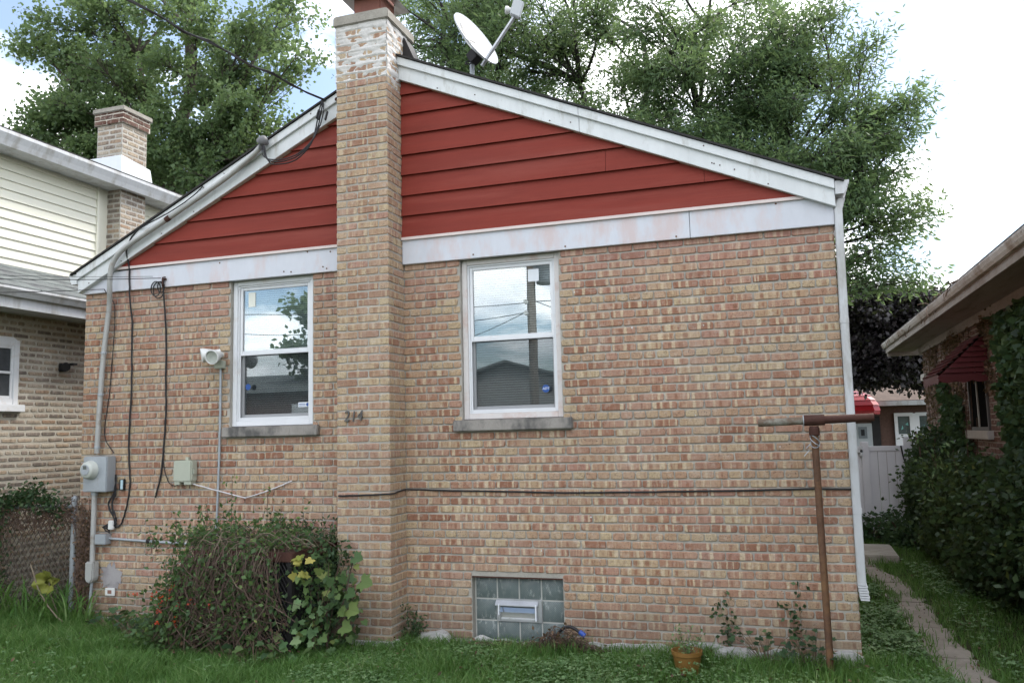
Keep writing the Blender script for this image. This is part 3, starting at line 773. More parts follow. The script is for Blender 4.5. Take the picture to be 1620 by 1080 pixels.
# glass block window
gx0, gx1, gz0, gz1 = GB
gbw = MB().box(gx0+.002, gx1-.002, .075, .135, gz0, gz1-.014).build('glass_block_window', M('block_joint', (.40, .40, .375), .8, var=.1, bump=.3), house)
gbw['label'] = 'basement window of glass blocks with a small metal vent'
MB().box(gx0+.001, gx1-.001, .012, .14, gz1-.0125, gz1-.001).build('shadow_strip', rustdark, gbw)  # dark strip added to draw the shadow line along the opening's top
cw, chh = (gx1-gx0-.02)/4, (gz1-gz0-.03)/3
for i in range(4):
    for j in range(3):
        if j == 1 and i in (1, 2): continue
        a, b = gx0+.01+i*cw+.006, gx0+.01+(i+1)*cw-.006; c, d = gz0+.012+j*chh+.006, gz0+.012+(j+1)*chh-.006
        vs = []; n = 5
        for v in range(n):
            for u in range(n):
                fu, fv = u/(n-1)*2-1, v/(n-1)*2-1
                bulge = .012*(1-abs(fu)**4)*(1-abs(fv)**4)
                vs.append((a+(b-a)*u/(n-1), .074-bulge, c+(d-c)*v/(n-1)))
        fs = [(v*n+u, v*n+u+1, (v+1)*n+u+1, (v+1)*n+u) for v in range(n-1) for u in range(n-1)]
        MB().add(vs, fs).build('glass_block', gblock, gbw, smooth=True)
va, vb, vc, vd = gx0+.01+cw-.004, gx0+.01+3*cw+.004, gz0+.012+chh-.002, gz0+.012+2*chh+.004
v = MB(); ringf(v, va, vb, vc, vd, .055, .10, .035, .035, .022, .02); v.build('vent_frame', alu, gbw, bevel=.003)
MB().prism([(.06, vd-.005), (.02, vd-.045), (.02, vd-.052), (.06, vd-.045)], va-.004, vb-.03, 'x').build('vent_hood', alu, gbw, bevel=.002)
MB().add([(va+.03, .02, vc+.085), (vb-.045, .02, vc+.085), (vb-.045, .055, vd-.03), (va+.03, .055, vd-.03)], [(0, 1, 2, 3)]).build('vent_flap', glass_mat('flap_glass', .3), gbw)
MB().box(va+.026, va+.036, .018, .06, vc+.06, vd-.035).build('vent_arm', lettw, gbw)
MB().box(vb-.05, vb-.04, .018, .06, vc+.02, vd-.035).build('vent_arm', lettw, gbw)
MB().box(va+.04, vb-.05, .060, .095, vc+.02, vc+.032).build('vent_sill', trim, gbw)
MB().box(va+.035, vb-.035, .10, .104, vc+.02, vd-.02).build('vent_back', interior, gbw)

# ------------------------------------------------------------------ things on the wall
hn = thing('house_number', 'dark metal house number 214 on the chimney', 'house number', (-.35, CY0-.004, 2.0))
for k, (cch, x, z) in enumerate((('2', -.413, 2.002), ('1', -.348, 1.998), ('4', -.284, 2.004))):
    text_mesh(cch, .135, 'digit', digitm, hn, Matrix.Translation((x, CY0-.014, z)) @ FACE @ Matrix.Scale(.8, 4, (1, 0, 0)), .006, .15)

def wob(pts, amp, seed, sub=4):
    """smooth path through pts with a little unevenness"""
    r = random.Random(seed); P = [Vector(p) for p in pts]; out = []
    for i in range(len(P)-1):
        p0 = P[max(i-1, 0)]; p1 = P[i]; p2 = P[i+1]; p3 = P[min(i+2, len(P)-1)]
        for k in range(sub):
            t = k/sub
            q = .5*((2*p1)+(-p0+p2)*t+(2*p0-5*p1+4*p2-p3)*t*t+(-p0+3*p1-3*p2+p3)*t**3)
            out.append(q+Vector((r.uniform(-amp, amp), 0, r.uniform(-amp, amp))))
    out.append(P[-1]); return out
def cable(name, label, cat, pts, r, mat, amp=.002, seed=1, group=None, n=6, sub=4):
    o = MB().tube(wob(pts, amp, seed, sub), r, n).build(name, mat, origin=pts[-1], smooth=True)
    return tag(o, label, cat, group)
cable('wall_cable', 'long black cable running level across the brick wall', 'cable',
      [(-.50, CY0-.012, 1.310), (-.25, CY0-.010, 1.318), (0.006, CY0-.008, 1.328), (.012, -.2, 1.335), (.016, -.012, 1.342), (.3, -.012, 1.334), (.6, -.010, 1.329), (1.0, -.012, 1.322), (1.45, -.010, 1.313), (2.04, -.012, 1.316), (2.45, -.010, 1.322), (3.04, -.010, 1.33), (3.4, -.010, 1.338), (3.735, -.010, 1.336)], .0075, black, .0015, 2)
cc = MB(); 
# service conduit and weatherhead
sv = thing('service_mast', 'grey conduit running down the rake to the electric meter', 'conduit', (-3.45, -.1, 1.7))
MB().tube(wob([(-1.42, -.16, 4.69), (-1.50, -.155, 4.62), (-1.64, -.150, 4.53), (-1.85, -.145, 4.405), (-2.3, -.14, 4.185), (-2.72, -.14, 3.985), (-3.02, -.14, 3.845), (-3.15, -.14, 3.765), (-3.235, -.138, 3.66), (-3.270, -.132, 3.53), (-3.29, -.11, 3.37), (-3.34, -.06, 3.2), (-3.40, -.055, 2.72), (-3.43, -.055, 2.2), (-3.45, -.055, 1.72)], 0, 1), .0265, 10).build('pipe', conduitm, sv, smooth=True)
MB().lathe([(.028, -.05), (.03, 0), (.055, .01), (.06, .03), (.045, .065), (.02, .085), (.001, .09)], (-1.43, -.165, 4.68), (.45, -.25, .85), 12).build('weatherhead', M('weatherhead_grey', (.15, .15, .155), .6, .2, var=.2, scale=9, bump=.15), sv, smooth=True)
for p, nx in (((-3.395, -.055, 2.75), 0), ((-3.445, -.055, 1.78), 0), ((-3.42, -.055, 2.32), 0)):
    MB().lathe([(.030, -.012), (.031, 0), (.030, .012)], p, (0.03, 0, 1), 12).build('clamp', galv, sv)
MB().lathe([(.028, -.03), (.03, 0), (.028, .03)], (-2.55, -.14, 4.065), (.9, 0, .43), 12).build('clamp', rustdark, sv)
for k, (dx_, dz_) in enumerate(((0, 0), (.03, -.02), (.05, -.045))):
    w_ = cable('service_wire', ['upper black wire loop from the weatherhead', 'middle black wire loop from the weatherhead', 'lowest black wire loop from the weatherhead'][k], 'wire',
          [(-1.40+.01*k, -.20, 4.655), (-1.36+dx_, -.24, 4.53+dz_), (-1.22, -.24, 4.475+dz_), (-1.02, -.22, 4.50+dz_), (-.87, -.19, 4.62+dz_*.5), (-.79-.02*k, -.16, 4.78), (-.755-.025*k, -.15, 4.93), (-.765, -.15, 5.04)], .0065, black, .002, 30+k, 'wire loops at the weatherhead')
tap = MB()
for k in range(3): tap.lathe([(.004, -.05), (.011, -.04), (.011, .035), (.004, .045)], (-.765-.022*k+(.05 if k == 0 else 0), -.165, 4.87+.015*k), (.3, 0, 1), 8)
tag(tap.build('wire_splice', black, origin=(-.78, -.16, 4.87)), 'black splices on the service wires beside the chimney', 'splice')
DROP0, DROP1 = Vector((-.76, -.12, 5.045)), Vector((-2.96, -14.0, 6.75))
dr = []
for k in range(60):
    s = k/59; p = DROP0.lerp(DROP1, s); p.z -= .55*4*s*(1-s)
    p += Vector((.009*math.sin(k*4.1), 0, .009*math.cos(k*4.1))) if 0 < k < 59 else Vector()
    dr.append(p)
tw = MB().tube(dr, .0085, 5)
tw.tube([p+Vector((.014*math.cos(i*2.3), 0, .014*math.sin(i*2.3))) for i, p in enumerate(dr)], .007, 5)
tag(tw.build('service_drop', black, origin=tuple(DROP0), smooth=True), 'twisted black overhead wire coming down to the gable', 'wire')
MB_ = MB().lathe([(.02, 0), (.024, .02), (.014, .04), (.022, .06), (.005, .08)], (-.60, -.115, 5.0), (0, -1, .2), 10)
tag(MB_.build('insulator', rustdark, origin=(-.60, -.115, 5.0), smooth=True), 'rusty insulator at the rake beside the chimney', 'insulator')

mt = thing('electric_meter', 'grey electric meter box with round glass meter on the wall', 'electric meter', (-3.4, -.1, 1.34))
MB().box(-3.545, -3.245, -.130, -.005, 1.335, 1.690).build('box', galv, mt, bevel=.008)
MB().lathe([(.095, 0), (.095, .02), (.085, .03), (.083, .06), (.07, .075), (.001, .08)], (-3.44, -.130, 1.555), (0, -1, 0), 24).build('meter_ring', M('meter_plastic', (.50, .52, .48), .3, var=.08, bump=.05), mt, smooth=True)
MB().prism([(-3.44+.052*math.cos(a), 1.56+.052*math.sin(a)) for a in [2*math.pi*k/20 for k in range(20)]], -.2135, -.2095).build('dial', galv, mt)
MB().box(-3.46, -3.42, -.217, -.2136, 1.565, 1.60).build('dial_display', M('display', (.10, .11, .10), .3, bump=0), mt)
MB().tube([(-3.455, -.06, 1.335), (-3.458, -.06, 1.30)], .035, 10).build('hub', galv, mt)
MB().tube([(-3.458, -.06, 1.32), (-3.46, -.06, .62)], .0265, 10).build('pipe', conduitm, mt, smooth=True)
MB().prism([(-3.51, .64), (-3.405, .64), (-3.405, .47), (-3.44, .43), (-3.48, .43), (-3.51, .47)], -.11, -.02).build('expansion_fitting', conduitm, mt, bevel=.012)
MB().tube([(-3.46, -.06, .44), (-3.47, -.06, .30), (-3.49, -.06, .0)], .014, 8).build('ground_wire', galv, mt)
jb = thing('junction_box', 'small grey junction box with conduit running right along the wall', 'junction box', (-3.35, -.05, .86))
MB().box(-3.42, -3.28, -.085, -.004, .81, .91).build('box', galv, jb, bevel=.006)
MB().tube([(-3.285, -.03, .865), (-2.82, -.03, .845), (-2.0, -.03, .815), (-1.7, -.03, .81)], .0135, 8).build('pipe', galv, jb, smooth=True)
MB().lathe([(.016, -.02), (.024, -.01), (.024, .01), (.016, .02)], (-2.80, -.03, .845), (1, 0, -.04), 10).build('coupling', darkmetal, jb)
cable('drop_cable', 'black cable hanging down the wall just right of the grey mast', 'cable',
      [(-2.93, -.118, 4.00), (-3.04, -.115, 3.90), (-3.095, -.10, 3.78), (-3.10, -.05, 3.60), (-3.095, -.045, 3.35), (-3.085, -.012, 3.05), (-3.075, -.012, 2.72), (-3.07, -.014, 2.4), (-3.08, -.012, 2.0), (-3.082, -.012, 1.7), (-3.055, -.014, 1.42), (-3.075, -.014, 1.25), (-3.12, -.016, 1.08), (-3.17, -.016, .99), (-3.235, -.018, .975), (-3.275, -.02, 1.0)], .0085, black, .004, 5)
cable('rake_cable', 'thin black cable lying along the left rake beside the conduit', 'cable',
      [(-2.15, -.12, 4.36), (-2.22, -.165, 4.26), (-2.45, -.172, 4.14), (-2.75, -.172, 4.03), (-2.93, -.118, 4.00)], .006, black, .002, 6)
cable('coil_cable', 'black cable hanging straight down from the looped coil on the frieze', 'cable',
      [(-2.67, -.05, 3.46), (-2.665, -.04, 3.3), (-2.655, -.014, 2.95), (-2.645, -.012, 2.5), (-2.635, -.012, 2.1), (-2.655, -.012, 1.75), (-2.68, -.012, 1.5), (-2.74, -.014, 1.27)], .009, black, .003, 7)
lp = MB()
for cx_, cz_, rr in ((-2.765, 3.375, .075), (-2.70, 3.39, .055), (-2.73, 3.36, .085)):
    lp.tube([(cx_+rr*.8*math.cos(a), -.045-.004*math.sin(a), cz_+rr*math.sin(a)) for a in [2*math.pi*k/18 for k in range(19)]], .0055, 5)
tag(lp.build('cable_coil', black, origin=(-2.73, -.045, 3.3), smooth=True), 'small coil of black cable hooked on the frieze', 'cable coil')
hk = MB().tube([(-2.66, -.03, 3.49), (-2.66, -.07, 3.48), (-2.655, -.075, 3.41), (-2.67, -.05, 3.38)], .008, 6).box(-2.69, -2.64, -.05, -.034, 3.455, 3.475)
tag(hk.build('wire_hook', rustdark, origin=(-2.66, -.04, 3.4)), 'rusty hook on the frieze holding the cable coil', 'hook')
# telephone wires coming from the left
for k, (a, b, r_) in enumerate((((-2.68, -.07, 3.475), (-13.0, -10.5, 6.6), .004), ((-2.80, -.05, 3.505), (-14.5, -10.5, 7.0), .0025), ((-3.42, -.05, 3.42), (-13.5, -10.8, 6.3), .004))):
    A, B = Vector(a), Vector(b); pts = []
    for q in range(40):
        s = q/39; p = A.lerp(B, s); p.z -= 1.15*4*s*(1-s); pts.append(p)
    tag(MB().tube(pts, r_, 5).build('telephone_wire', black, origin=a, smooth=True),
        ['dark telephone wire reaching the hook on the frieze', 'thinnest telephone wire ending left of the frieze hook', 'lowest telephone wire reaching the left end of the frieze'][k], 'wire')
cable('branch_cable', 'thin black cable from the left frieze end down behind the mast', 'cable',
      [(-3.42, -.05, 3.42), (-3.36, -.04, 3.33), (-3.30, -.02, 3.2), (-3.33, -.012, 2.6), (-3.355, -.012, 2.3), (-3.40, -.012, 1.95), (-3.36, -.012, 1.82), (-3.27, -.012, 1.72)], .005, black, .002, 8)
tg = MB(); q_ = random.Random(6)
for k in range(5):
    tg.tube(wob([(-3.22, -.03, 1.50), (-3.21-.03*q_.random(), -.03, 1.32), (-3.33+.1*q_.random(), -.04, 1.2), (-3.24+.05*q_.random(), -.03, 1.08-.1*q_.random()), (-3.36+.08*q_.random(), -.04, .98), (-3.28, -.03, .90+.08*q_.random())], .006, 40+k), .006, 5)
tag(tg.build('cable_tangle', black, origin=(-3.28, -.03, .9), smooth=True), 'tangle of black cables under the electric meter', 'cable tangle')
sp_ = MB().box(-3.285, -3.225, -.055, -.02, .955, 1.045); 
tag(sp_.build('cable_splitter', lampwhite, origin=(-3.25, -.03, .95), bevel=.006), 'small white cable splitter hanging among black cables', 'splitter')
ob = thing('terminal_block', 'tiny pale blue terminal block on the bricks', 'terminal block', (-3.14, -.03, 1.35))
MB().box(-3.175, -3.12, -.035, -.002, 1.345, 1.455).build('box', darkmetal, ob, bevel=.003)
MB().box(-3.150, -3.122, -.045, -.034, 1.355, 1.448).build('plate', M('pale_blue', (.45, .60, .66), .4, bump=0), ob, bevel=.002)

pb = thing('telephone_box', 'beige plastic telephone box on the brick wall', 'telephone box', (-2.355, -.05, 1.4))
MB().box(-2.468, -2.248, -.095, -.004, 1.425, 1.635).build('cover', beige, pb, bevel=.012)
MB().box(-2.458, -2.395, -.085, -.01, 1.398, 1.43).build('foot', beige, pb, bevel=.004)
MB().box(-2.345, -2.262, -.085, -.01, 1.398, 1.43).build('foot', beige, pb, bevel=.004)
MB().box(-2.247, -2.235, -.075, -.03, 1.50, 1.56).build('latch', beige, pb, bevel=.003)
MB().box(-2.375, -2.34, -.03, -.004, 1.63, 1.665).build('tab', beige, pb, bevel=.003)
cable('box_cable', 'thin black cable curving into the telephone box', 'cable', [(-2.655, -.012, 1.68), (-2.64, -.012, 1.55), (-2.58, -.014, 1.42), (-2.50, -.02, 1.385), (-2.43, -.03, 1.41)], .0045, black, .002, 9)
cable('white_string', 'white cord slung in a V across the bricks', 'cord', [(-2.265, -.05, 1.405), (-1.98, -.03, 1.335), (-1.70, -.02, 1.272), (-1.66, -.02, 1.274), (-1.40, -.02, 1.345), (-1.175, -.015, 1.425)], .006, M('white_cord', (.62, .60, .62), .7, bump=0), .001, 10)

fl_ = thing('floodlight', 'white twin floodlight on a thin grey conduit', 'floodlight', (-1.98, -.05, .9))
MB().box(-2.03, -1.93, -.07, -.004, 2.52, 2.60).build('back_box', beige, fl_, bevel=.006)
for nm, c, d, in (('a', (-2.02, -.105, 2.665), (-.75, -.62, -.22)), ('b', (-1.955, -.115, 2.64), (.12, -.95, -.22))):
    lh = MB().lathe([(.012, -.085), (.030, -.08), (.034, -.03), (.045, 0), (.062, .05), (.070, .075), (.071, .10), (.064, .102), (.062, .085)], c, d, 20, cap=False).build('lamp_head', lampwhite, fl_, smooth=True)
    MB().lathe([(.001, .078), (.03, .082), (.06, .088)], c, d, 20, cap=False).build('lens', lens, lh, smooth=True)
    MB().tube([Vector(c)-Vector(d).normalized()*.06, (-1.98, -.05, 2.60)], .011, 8).build('swivel', lampwhite, fl_)
MB().tube(wob([(-1.975, -.03, 2.53), (-1.98, -.02, 2.0), (-1.99, -.02, 1.5), (-2.012, -.02, .85)], 0, 1), .0115, 8).build('conduit', galv, fl_, smooth=True)
MB().lathe([(.016, -.01), (.016, .01)], (-1.977, -.025, 2.27), (0, 0, 1), 8).build('clamp', galv, fl_)

# clothes pole
tp = thing('clothes_pole', 'rusty T-shaped clothesline pole at the right corner of the house', 'clothes pole', (3.47, -.3, 0))
MB().tube([(3.482, -.30, -.1), (3.476, -.30, 1.0), (3.473, -.30, 1.80)], .0255, 14).build('post', rust, tp, smooth=True)
MB().lathe([(.034, -.05), (.038, -.045), (.038, .0), (.030, .02)], (3.473, -.30, 1.80), (0, 0, 1), 14).build('tee_stem', rustdark, tp)
MB().tube([(3.40, -.302, 1.862), (3.55, -.298, 1.864)], .040, 14).build('tee', rustdark, tp)
MB().tube([(3.075, -.31, 1.852), (3.41, -.302, 1.861)], .0285, 14).build('arm', rustgreen, tp, smooth=True)
MB().tube([(3.54, -.298, 1.864), (3.888, -.29, 1.874)], .0295, 14).build('arm', rustdark, tp, smooth=True)
MB().tube([(3.398, -.302, 1.8615), (3.404, -.302, 1.8615)], .0415, 14).build('collar', galv, tp)
wr_ = MB()
for k in range(4):
    wr_.tube([(3.473+.033*math.cos(a+k), -.30+.033*math.sin(a+k), 1.69+.03*k*.6+.03*math.sin(a)) for a in [2*math.pi*i/10 for i in range(11)]], .0035, 4)
wr_.tube([(3.44, -.335, 1.69), (3.41, -.34, 1.66), (3.43, -.34, 1.645), (3.39, -.34, 1.60)], .0035, 4)
tag(wr_.build('wire_tie', galv, origin=(3.47, -.3, 1.65)), 'twisted grey wire tied round the clothes pole below the tee', 'wire')

# satellite dish
dn = Vector((.76, -.234, .436)).normalized()
dc = Vector((.545, .60, 5.775))
side = Vector((0, 0, 1)).cross(dn).normalized(); upv = dn.cross(side)
dish = thing('satellite_dish', 'light grey satellite dish on the roof beside the chimney', 'satellite dish', (.465, .62, 5.2))
da, db = .285, .335
def dpt(u, v): 
    r2 = u*u+v*v
    return dc+side*(u*da)+upv*(v*db)+dn*(.075*(r2-1))
vs = []; fs = []; nr_, ns_ = 7, 32
for layer in (0, 1):
    for i in range(nr_+1):
        for k in range(ns_):
            rr = max(.001, i/nr_); a = 2*math.pi*k/ns_
            vs.append(dpt(rr*math.cos(a), rr*math.sin(a))-dn*(.012*layer))
nn = (nr_+1)*ns_
for layer in (0, 1):
    for i in range(nr_):
        for k in range(ns_):
            k2 = (k+1) % ns_; o_i = layer*nn
            fs.append((o_i+i*ns_+k, o_i+i*ns_+k2, o_i+(i+1)*ns_+k2, o_i+(i+1)*ns_+k))
for k in range(ns_):
    k2 = (k+1) % ns_; fs.append((nr_*ns_+k, nr_*ns_+k2, nn+nr_*ns_+k2, nn+nr_*ns_+k))
MB().add(vs, fs).build('reflector', dishm, dish, smooth=True)
def on_dish(poly, nm):
    MB().add([dpt(u, v)+dn*.003 for u, v in poly], [tuple(range(len(poly)))]).build(nm, dishg, dish)
on_dish([(-.36, .66), (-.14, .52), (-.06, .36), (-.12, .24), (-.24, .20), (-.32, .26), (-.36, .4)], 'logo')
on_dish([(.06, .55), (.14, .44), (.16, .32), (.06, .19), (-.06, .14), (.32, .10), (.26, .3), (.17, .47)], 'logo')
vv = .03
tm = Matrix.Translation(dpt(-.02, .0)+dn*.006) @ Matrix(((side.x, upv.x, dn.x, 0), (side.y, upv.y, dn.y, 0), (side.z, upv.z, dn.z, 0), (0, 0, 0, 1)))
text_mesh('DIRECTV', .055, 'logo_lettering', dishg, dish, tm, .001)
foot = dc-upv*(db*.93)-dn*.04
lnb = dc+dn*.40-upv*.06
lnb = Vector((1.00, .50, 5.895))
arm0 = Vector((.60, .585, 5.465))
ad = (lnb-arm0).normalized()
MB().tube([arm0, arm0.lerp(lnb, .6), lnb], .020, 6).build('feed_arm', alu, dish)
lbm = Matrix.Translation(lnb)
hd_ = MB()
ax = ad; sy = Vector((0, -1, 0)); sy = (sy-ax*sy.dot(ax)).normalized(); sz_ = ax.cross(sy)
def obox(mb, c, a, b, d, la, lb, ld):
    vs = [c+a*(i*la)+b*(j*lb)+d*(k*ld) for k in (-1, 1) for j in (-1, 1) for i in (-1, 1)]
    return mb.add(vs, [(0, 1, 3, 2), (4, 5, 7, 6), (0, 1, 5, 4), (2, 3, 7, 6), (0, 2, 6, 4), (1, 3, 7, 5)])
rv_, uv_, fv_ = Vector((.95, .3, 0)), Vector((-.25, -.05, .96)), Vector((-.3, .95, .05))
obox(hd_, lnb+Vector((.01, -.01, .045)), Vector((.86, .26, -.43)), Vector((.27, .08, .95)), Vector((-.3, .95, 0)), .055, .085, .03).build('feed_head', dishm, dish, bevel=.008)
MB().lathe([(.02, 0), (.025, .05), (.038, .06), (.038, .085), (.03, .09), (.001, .09)], lnb+Vector((-.02, .0, .04)), (-.85, -.2, .10), 12).build('feed_horn', lampwhite, dish, smooth=True)
MB().tube([(.465, .66, rz_(.465)+.03), (.468, .66, 5.45), (.475, .64, 5.63)], .024, 10).build('mast', galv, dish, smooth=True)
MB().box(.38, .56, .58, .74, rz_(.47)+.0, rz_(.47)+.055).build('foot_plate', galv, dish)
obox(MB(), Vector((.50, .64, 5.60)), side, upv, dn, .05, .06, .05).build('bracket', darkmetal, dish, bevel=.006)
MB().tube(wob([(.47, .62, 5.56), (.43, .58, 5.53), (.46, .57, 5.50), (.50, .6, 5.52)], .006, 4), .008, 5).build('cable', black, dish)
# ------------------------------------------------------------------ left neighbour
nb = thing('neighbour_house', 'two storey neighbour house with cream siding over yellow brick', 'house', (-5.1, 2, 0))
NWIN = (-.46, .425, 2.27, 3.05)
nwall = MB().box(-10, -5.106, -1.5, 9, -.05, 3.36)
nwo = nwall.build('wall', mortar_l, nb)
brick_wall(nwo, (-5.1, 0, 0), math.pi/2, -1.4, 4.5, 1, 48, [NWIN], lbrick_obj, lbrick_att, 300, 7, 3, .03, 31, zmax=3.33, bed=.032, head=.024)
nw = MB()
def ringx(mb, x0, x1, y0, y1, z0, z1, w_):
    mb.box(x0, x1, y0, y0+w_, z0, z1); mb.box(x0, x1, y1-w_, y1, z0, z1)
    mb.box(x0, x1-.001, y0+w_, y1-w_, z0, z0+w_); mb.box(x0, x1-.001, y0+w_, y1-w_, z1-w_, z1); return mb
ringx(nw, -5.16, -5.075, NWIN[0], NWIN[1], NWIN[2]+.01, NWIN[3]-.03, .07)
nwn = nw.build('window', white, nb, bevel=.005); nwn['label'] = 'white window in the yellow brick wall'
ar = MB().prism([(NWIN[0], 3.0)]+[(NWIN[0]+(NWIN[1]-NWIN[0])*k/10, 3.0+.055*math.sin(math.pi*(1-k/20.0)) if k < 10 else 3.0) for k in range(11)], -5.16, -5.078, 'x'); ar.build('arched_head', white, nwn)
q = MB(); ringx(q, -5.105, -5.088, NWIN[0]+.07, NWIN[1]-.07, NWIN[2]+.08, 2.66, .03); ringx(q, -5.105, -5.084, NWIN[0]+.07, NWIN[1]-.07, 2.63, NWIN[3]-.1, .03); q.build('sash', white, nwn, bevel=.003)
MB().box(-5.1058, -5.1035, NWIN[0]+.08, NWIN[1]-.08, NWIN[2]+.08, NWIN[3]-.1).build('pane', M('grey_pane', (.07, .075, .08), .6, var=.3, scale=3, bump=0, spec=.1), nwn)
MB().box(-5.14, -5.04, NWIN[0]-.06, NWIN[1]+.07, NWIN[2]-.07, NWIN[2]+.012).build('sill', white, nwn, bevel=.006)
MB().box(-5.1, -4.62, -1.5, 9, 3.325, 3.345).build('soffit', guttw, nb)
MB().box(-4.64, -4.60, -1.5, 9, 3.30, 3.46).build('fascia', guttw, nb)
MB().prism([(-4.598, 3.515), (-4.598, 3.42), (-4.55, 3.42), (-4.525, 3.46), (-4.50, 3.49), (-4.50, 3.515)], -1.5, 9, 'y').build('gutter', guttw, nb)
MB().prism([(-4.57, 3.50), (-5.47, 3.94), (-5.47, 3.97), (-4.57, 3.53)], -1.5, 9, 'y').build('skirt_roof', gshingle, nb)
sr = random.Random(12)
for row in range(5):        # shingle courses on the skirt roof
    t0 = row/5; xa, za = -4.56-.91*t0, 3.532+.445*t0
    y = -1.5+sr.random()*.3
    while y < 3.2:
        wd = sr.uniform(.22, .34)
        MB().add([(xa, y, za+.012), (xa, y+wd-.006, za+.012), (xa-.21, y+wd-.006, za+.103), (xa-.21, y, za+.103), (xa, y, za), (xa, y+wd-.006, za)], [(0, 1, 2, 3), (0, 1, 5, 4)]).build('shingle', gshingle, nb)
        y += wd
MB().box(-10, -5.46, -1.5, 9, 3.4, 5.34).build('upper_wall', cream, nb)
z = 3.93
while z < 5.28:             # vinyl siding courses
    for ya, yb in ((-1.5, 1.855), (2.53, 9)):
        MB().add([(-5.435, ya, z), (-5.435, yb, z), (-5.455, yb, z+.125), (-5.455, ya, z+.125), (-5.458, ya, z), (-5.458, yb, z)], [(0, 1, 2, 3), (0, 1, 5, 4)]).build('siding_board', cream, nb)
    z += .118
MB().box(-5.46, -5.425, 1.845, 1.885, 3.93, 5.30).build('corner_trim', cream, nb)
MB().box(-5.46, -5.415, .10, .30, 4.55, 5.30).build('window_trim', white, nb, bevel=.004)
MB().box(-5.46, -5.15, -1.5, 9, 5.285, 5.30).build('soffit', guttw, nb)
MB().prism([(-5.16, 5.44), (-5.16, 5.27), (-5.11, 5.27), (-5.085, 5.33), (-5.05, 5.40), (-5.05, 5.44)], -1.5, 9, 'y').build('gutter', guttw, nb)
MB().prism([(-5.09, 5.445), (-10, 5.85), (-10, 5.9), (-5.09, 5.475)], -1.6, 9.1, 'y').build('roof', shingle, nb)
nc = MB().box(-5.67, -5.234, 2.054, 2.514, 3.9, 6.24).build('chimney', mortar_mat('pale_mortar', (.44, .41, .36), (.52, .49, .44)), nb)
brick_wall(nc, (0, 2.05, 0), 0, -5.67, -5.23, 56, 89, [], lbrick_obj, lbrick_att, 0, 0, 0, -5.67, 33, zmax=6.22, bed=.024, head=.02)
brick_wall(nc, (-5.23, 0, 0), math.pi/2, 2.05, 2.52, 56, 89, [], lbrick_obj, lbrick_att, 0, 0, 0, 2.15, 34, zmax=6.22, bed=.024, head=.02)
MB().box(-5.70, -5.205, 2.026, 2.545, 6.235, 6.40).build('chimney_crown', mortar_l, nc)
brick_wall(nc, (0, 2.02, 0), 0, -5.70, -5.20, 88, 91, [], rbrick_obj, rbrick_att, 0, 0, 0, -5.70, 35)
brick_wall(nc, (-5.20, 0, 0), math.pi/2, 2.02, 2.55, 88, 91, [], rbrick_obj, rbrick_att, 0, 0, 0, 2.1, 36)
MB().box(-5.72, -5.18, 2.0, 2.57, 6.40, 6.47).build('chimney_cap', concrete, nc, bevel=.01)
MB().tube([(-5.45, 2.28, 6.4), (-5.45, 2.28, 6.56)], .06, 12).build('flue', galv, nc)
MB().add([(-5.74, 1.98, 5.40), (-5.17, 1.98, 5.40), (-5.17, 2.60, 5.40), (-5.74, 2.60, 5.40), (-5.71, 2.01, 5.76), (-5.20, 2.01, 5.76), (-5.20, 2.56, 5.70), (-5.71, 2.56, 5.76)],
         [(0, 1, 5, 4), (1, 2, 6, 5), (2, 3, 7, 6), (3, 0, 4, 7)]).build('flashing', flashw, nc)
sc_ = thing('security_lamp', 'small black lamp on the yellow brick wall', 'lamp', (-5.1, 1.03, 2.7))
MB().box(-5.1, -5.05, .985, 1.075, 2.70, 2.80).build('base', black, sc_, bevel=.008)
MB().lathe([(.02, -.04), (.045, 0), (.05, .07)], (-5.03, 1.03, 2.77), (.6, -.5, -.3), 12).build('lamp_head', black, sc_, smooth=True)
MB().box(-5.05, -4.93, 1.05, 1.11, 2.775, 2.80).build('arm', black, sc_)

# ------------------------------------------------------------------ right neighbour
rn = thing('neighbour_house', 'dark brick neighbour house overgrown with ivy on the right', 'house', (5.75, 4, 0))
RW = (-6.12, -5.02, 1.70, 2.62)
rw = MB().box(5.756, 11, -4, 9.9, -.05, 3.22).build('wall', mortar_r, rn)
brick_wall(rw, (5.75, 0, 0), -math.pi/2, -9.9, -1.2, 8, 45, [RW], rbrick_obj, rbrick_att, 300, 7, 2, 0, 41, zmax=3.1)
MB().box(5.70, 5.80, 9.45, 9.95, 2.58, 2.70).build('stone_band', M('pale_stone', (.42, .40, .37), .9, var=.15, bump=.3), rn, bevel=.01)
MB().box(5.68, 5.80, -RW[1]-.12, -RW[0]+.12, RW[2]-.11, RW[2]+.002).build('window_sill', MATS['pale_stone'], rn, bevel=.01)
rwin = MB()
ringx(rwin, 5.728, 5.757, -RW[1], -RW[0], RW[2], RW[3], .05); rwo = rwin.build('window', M('dark_frame', (.09, .08, .075), .6, bump=.1), rn, bevel=.004); rwo['label'] = 'dark window under the red awning'
MB().box(5.738, 5.754, 5.62, 5.66, RW[2]+.05, RW[3]-.05).build('mullion', M('grey_mullion', (.38, .37, .35), .6, bump=.1), rwo)
MB().box(5.7535, 5.7565, -RW[1]+.05, -RW[0]-.05, RW[2]+.05, RW[3]-.05).build('pane', M('dark_pane', (.012, .013, .014), .9, var=.2, bump=0, spec=0.0), rwo)
y = -4
while y < 10.7:
    MB().box(5.26, 5.755, y, y+.115, 3.205, 3.22).build('soffit_board', soffitm, rn); y += .12
MB().box(5.70, 5.752, -4, 9.95, 3.08, 3.203).build('soffit_trim', soffitm, rn)
MB().box(5.25, 5.275, -4, 10.85, 3.19, 3.36).build('fascia', oldgutt, rn)
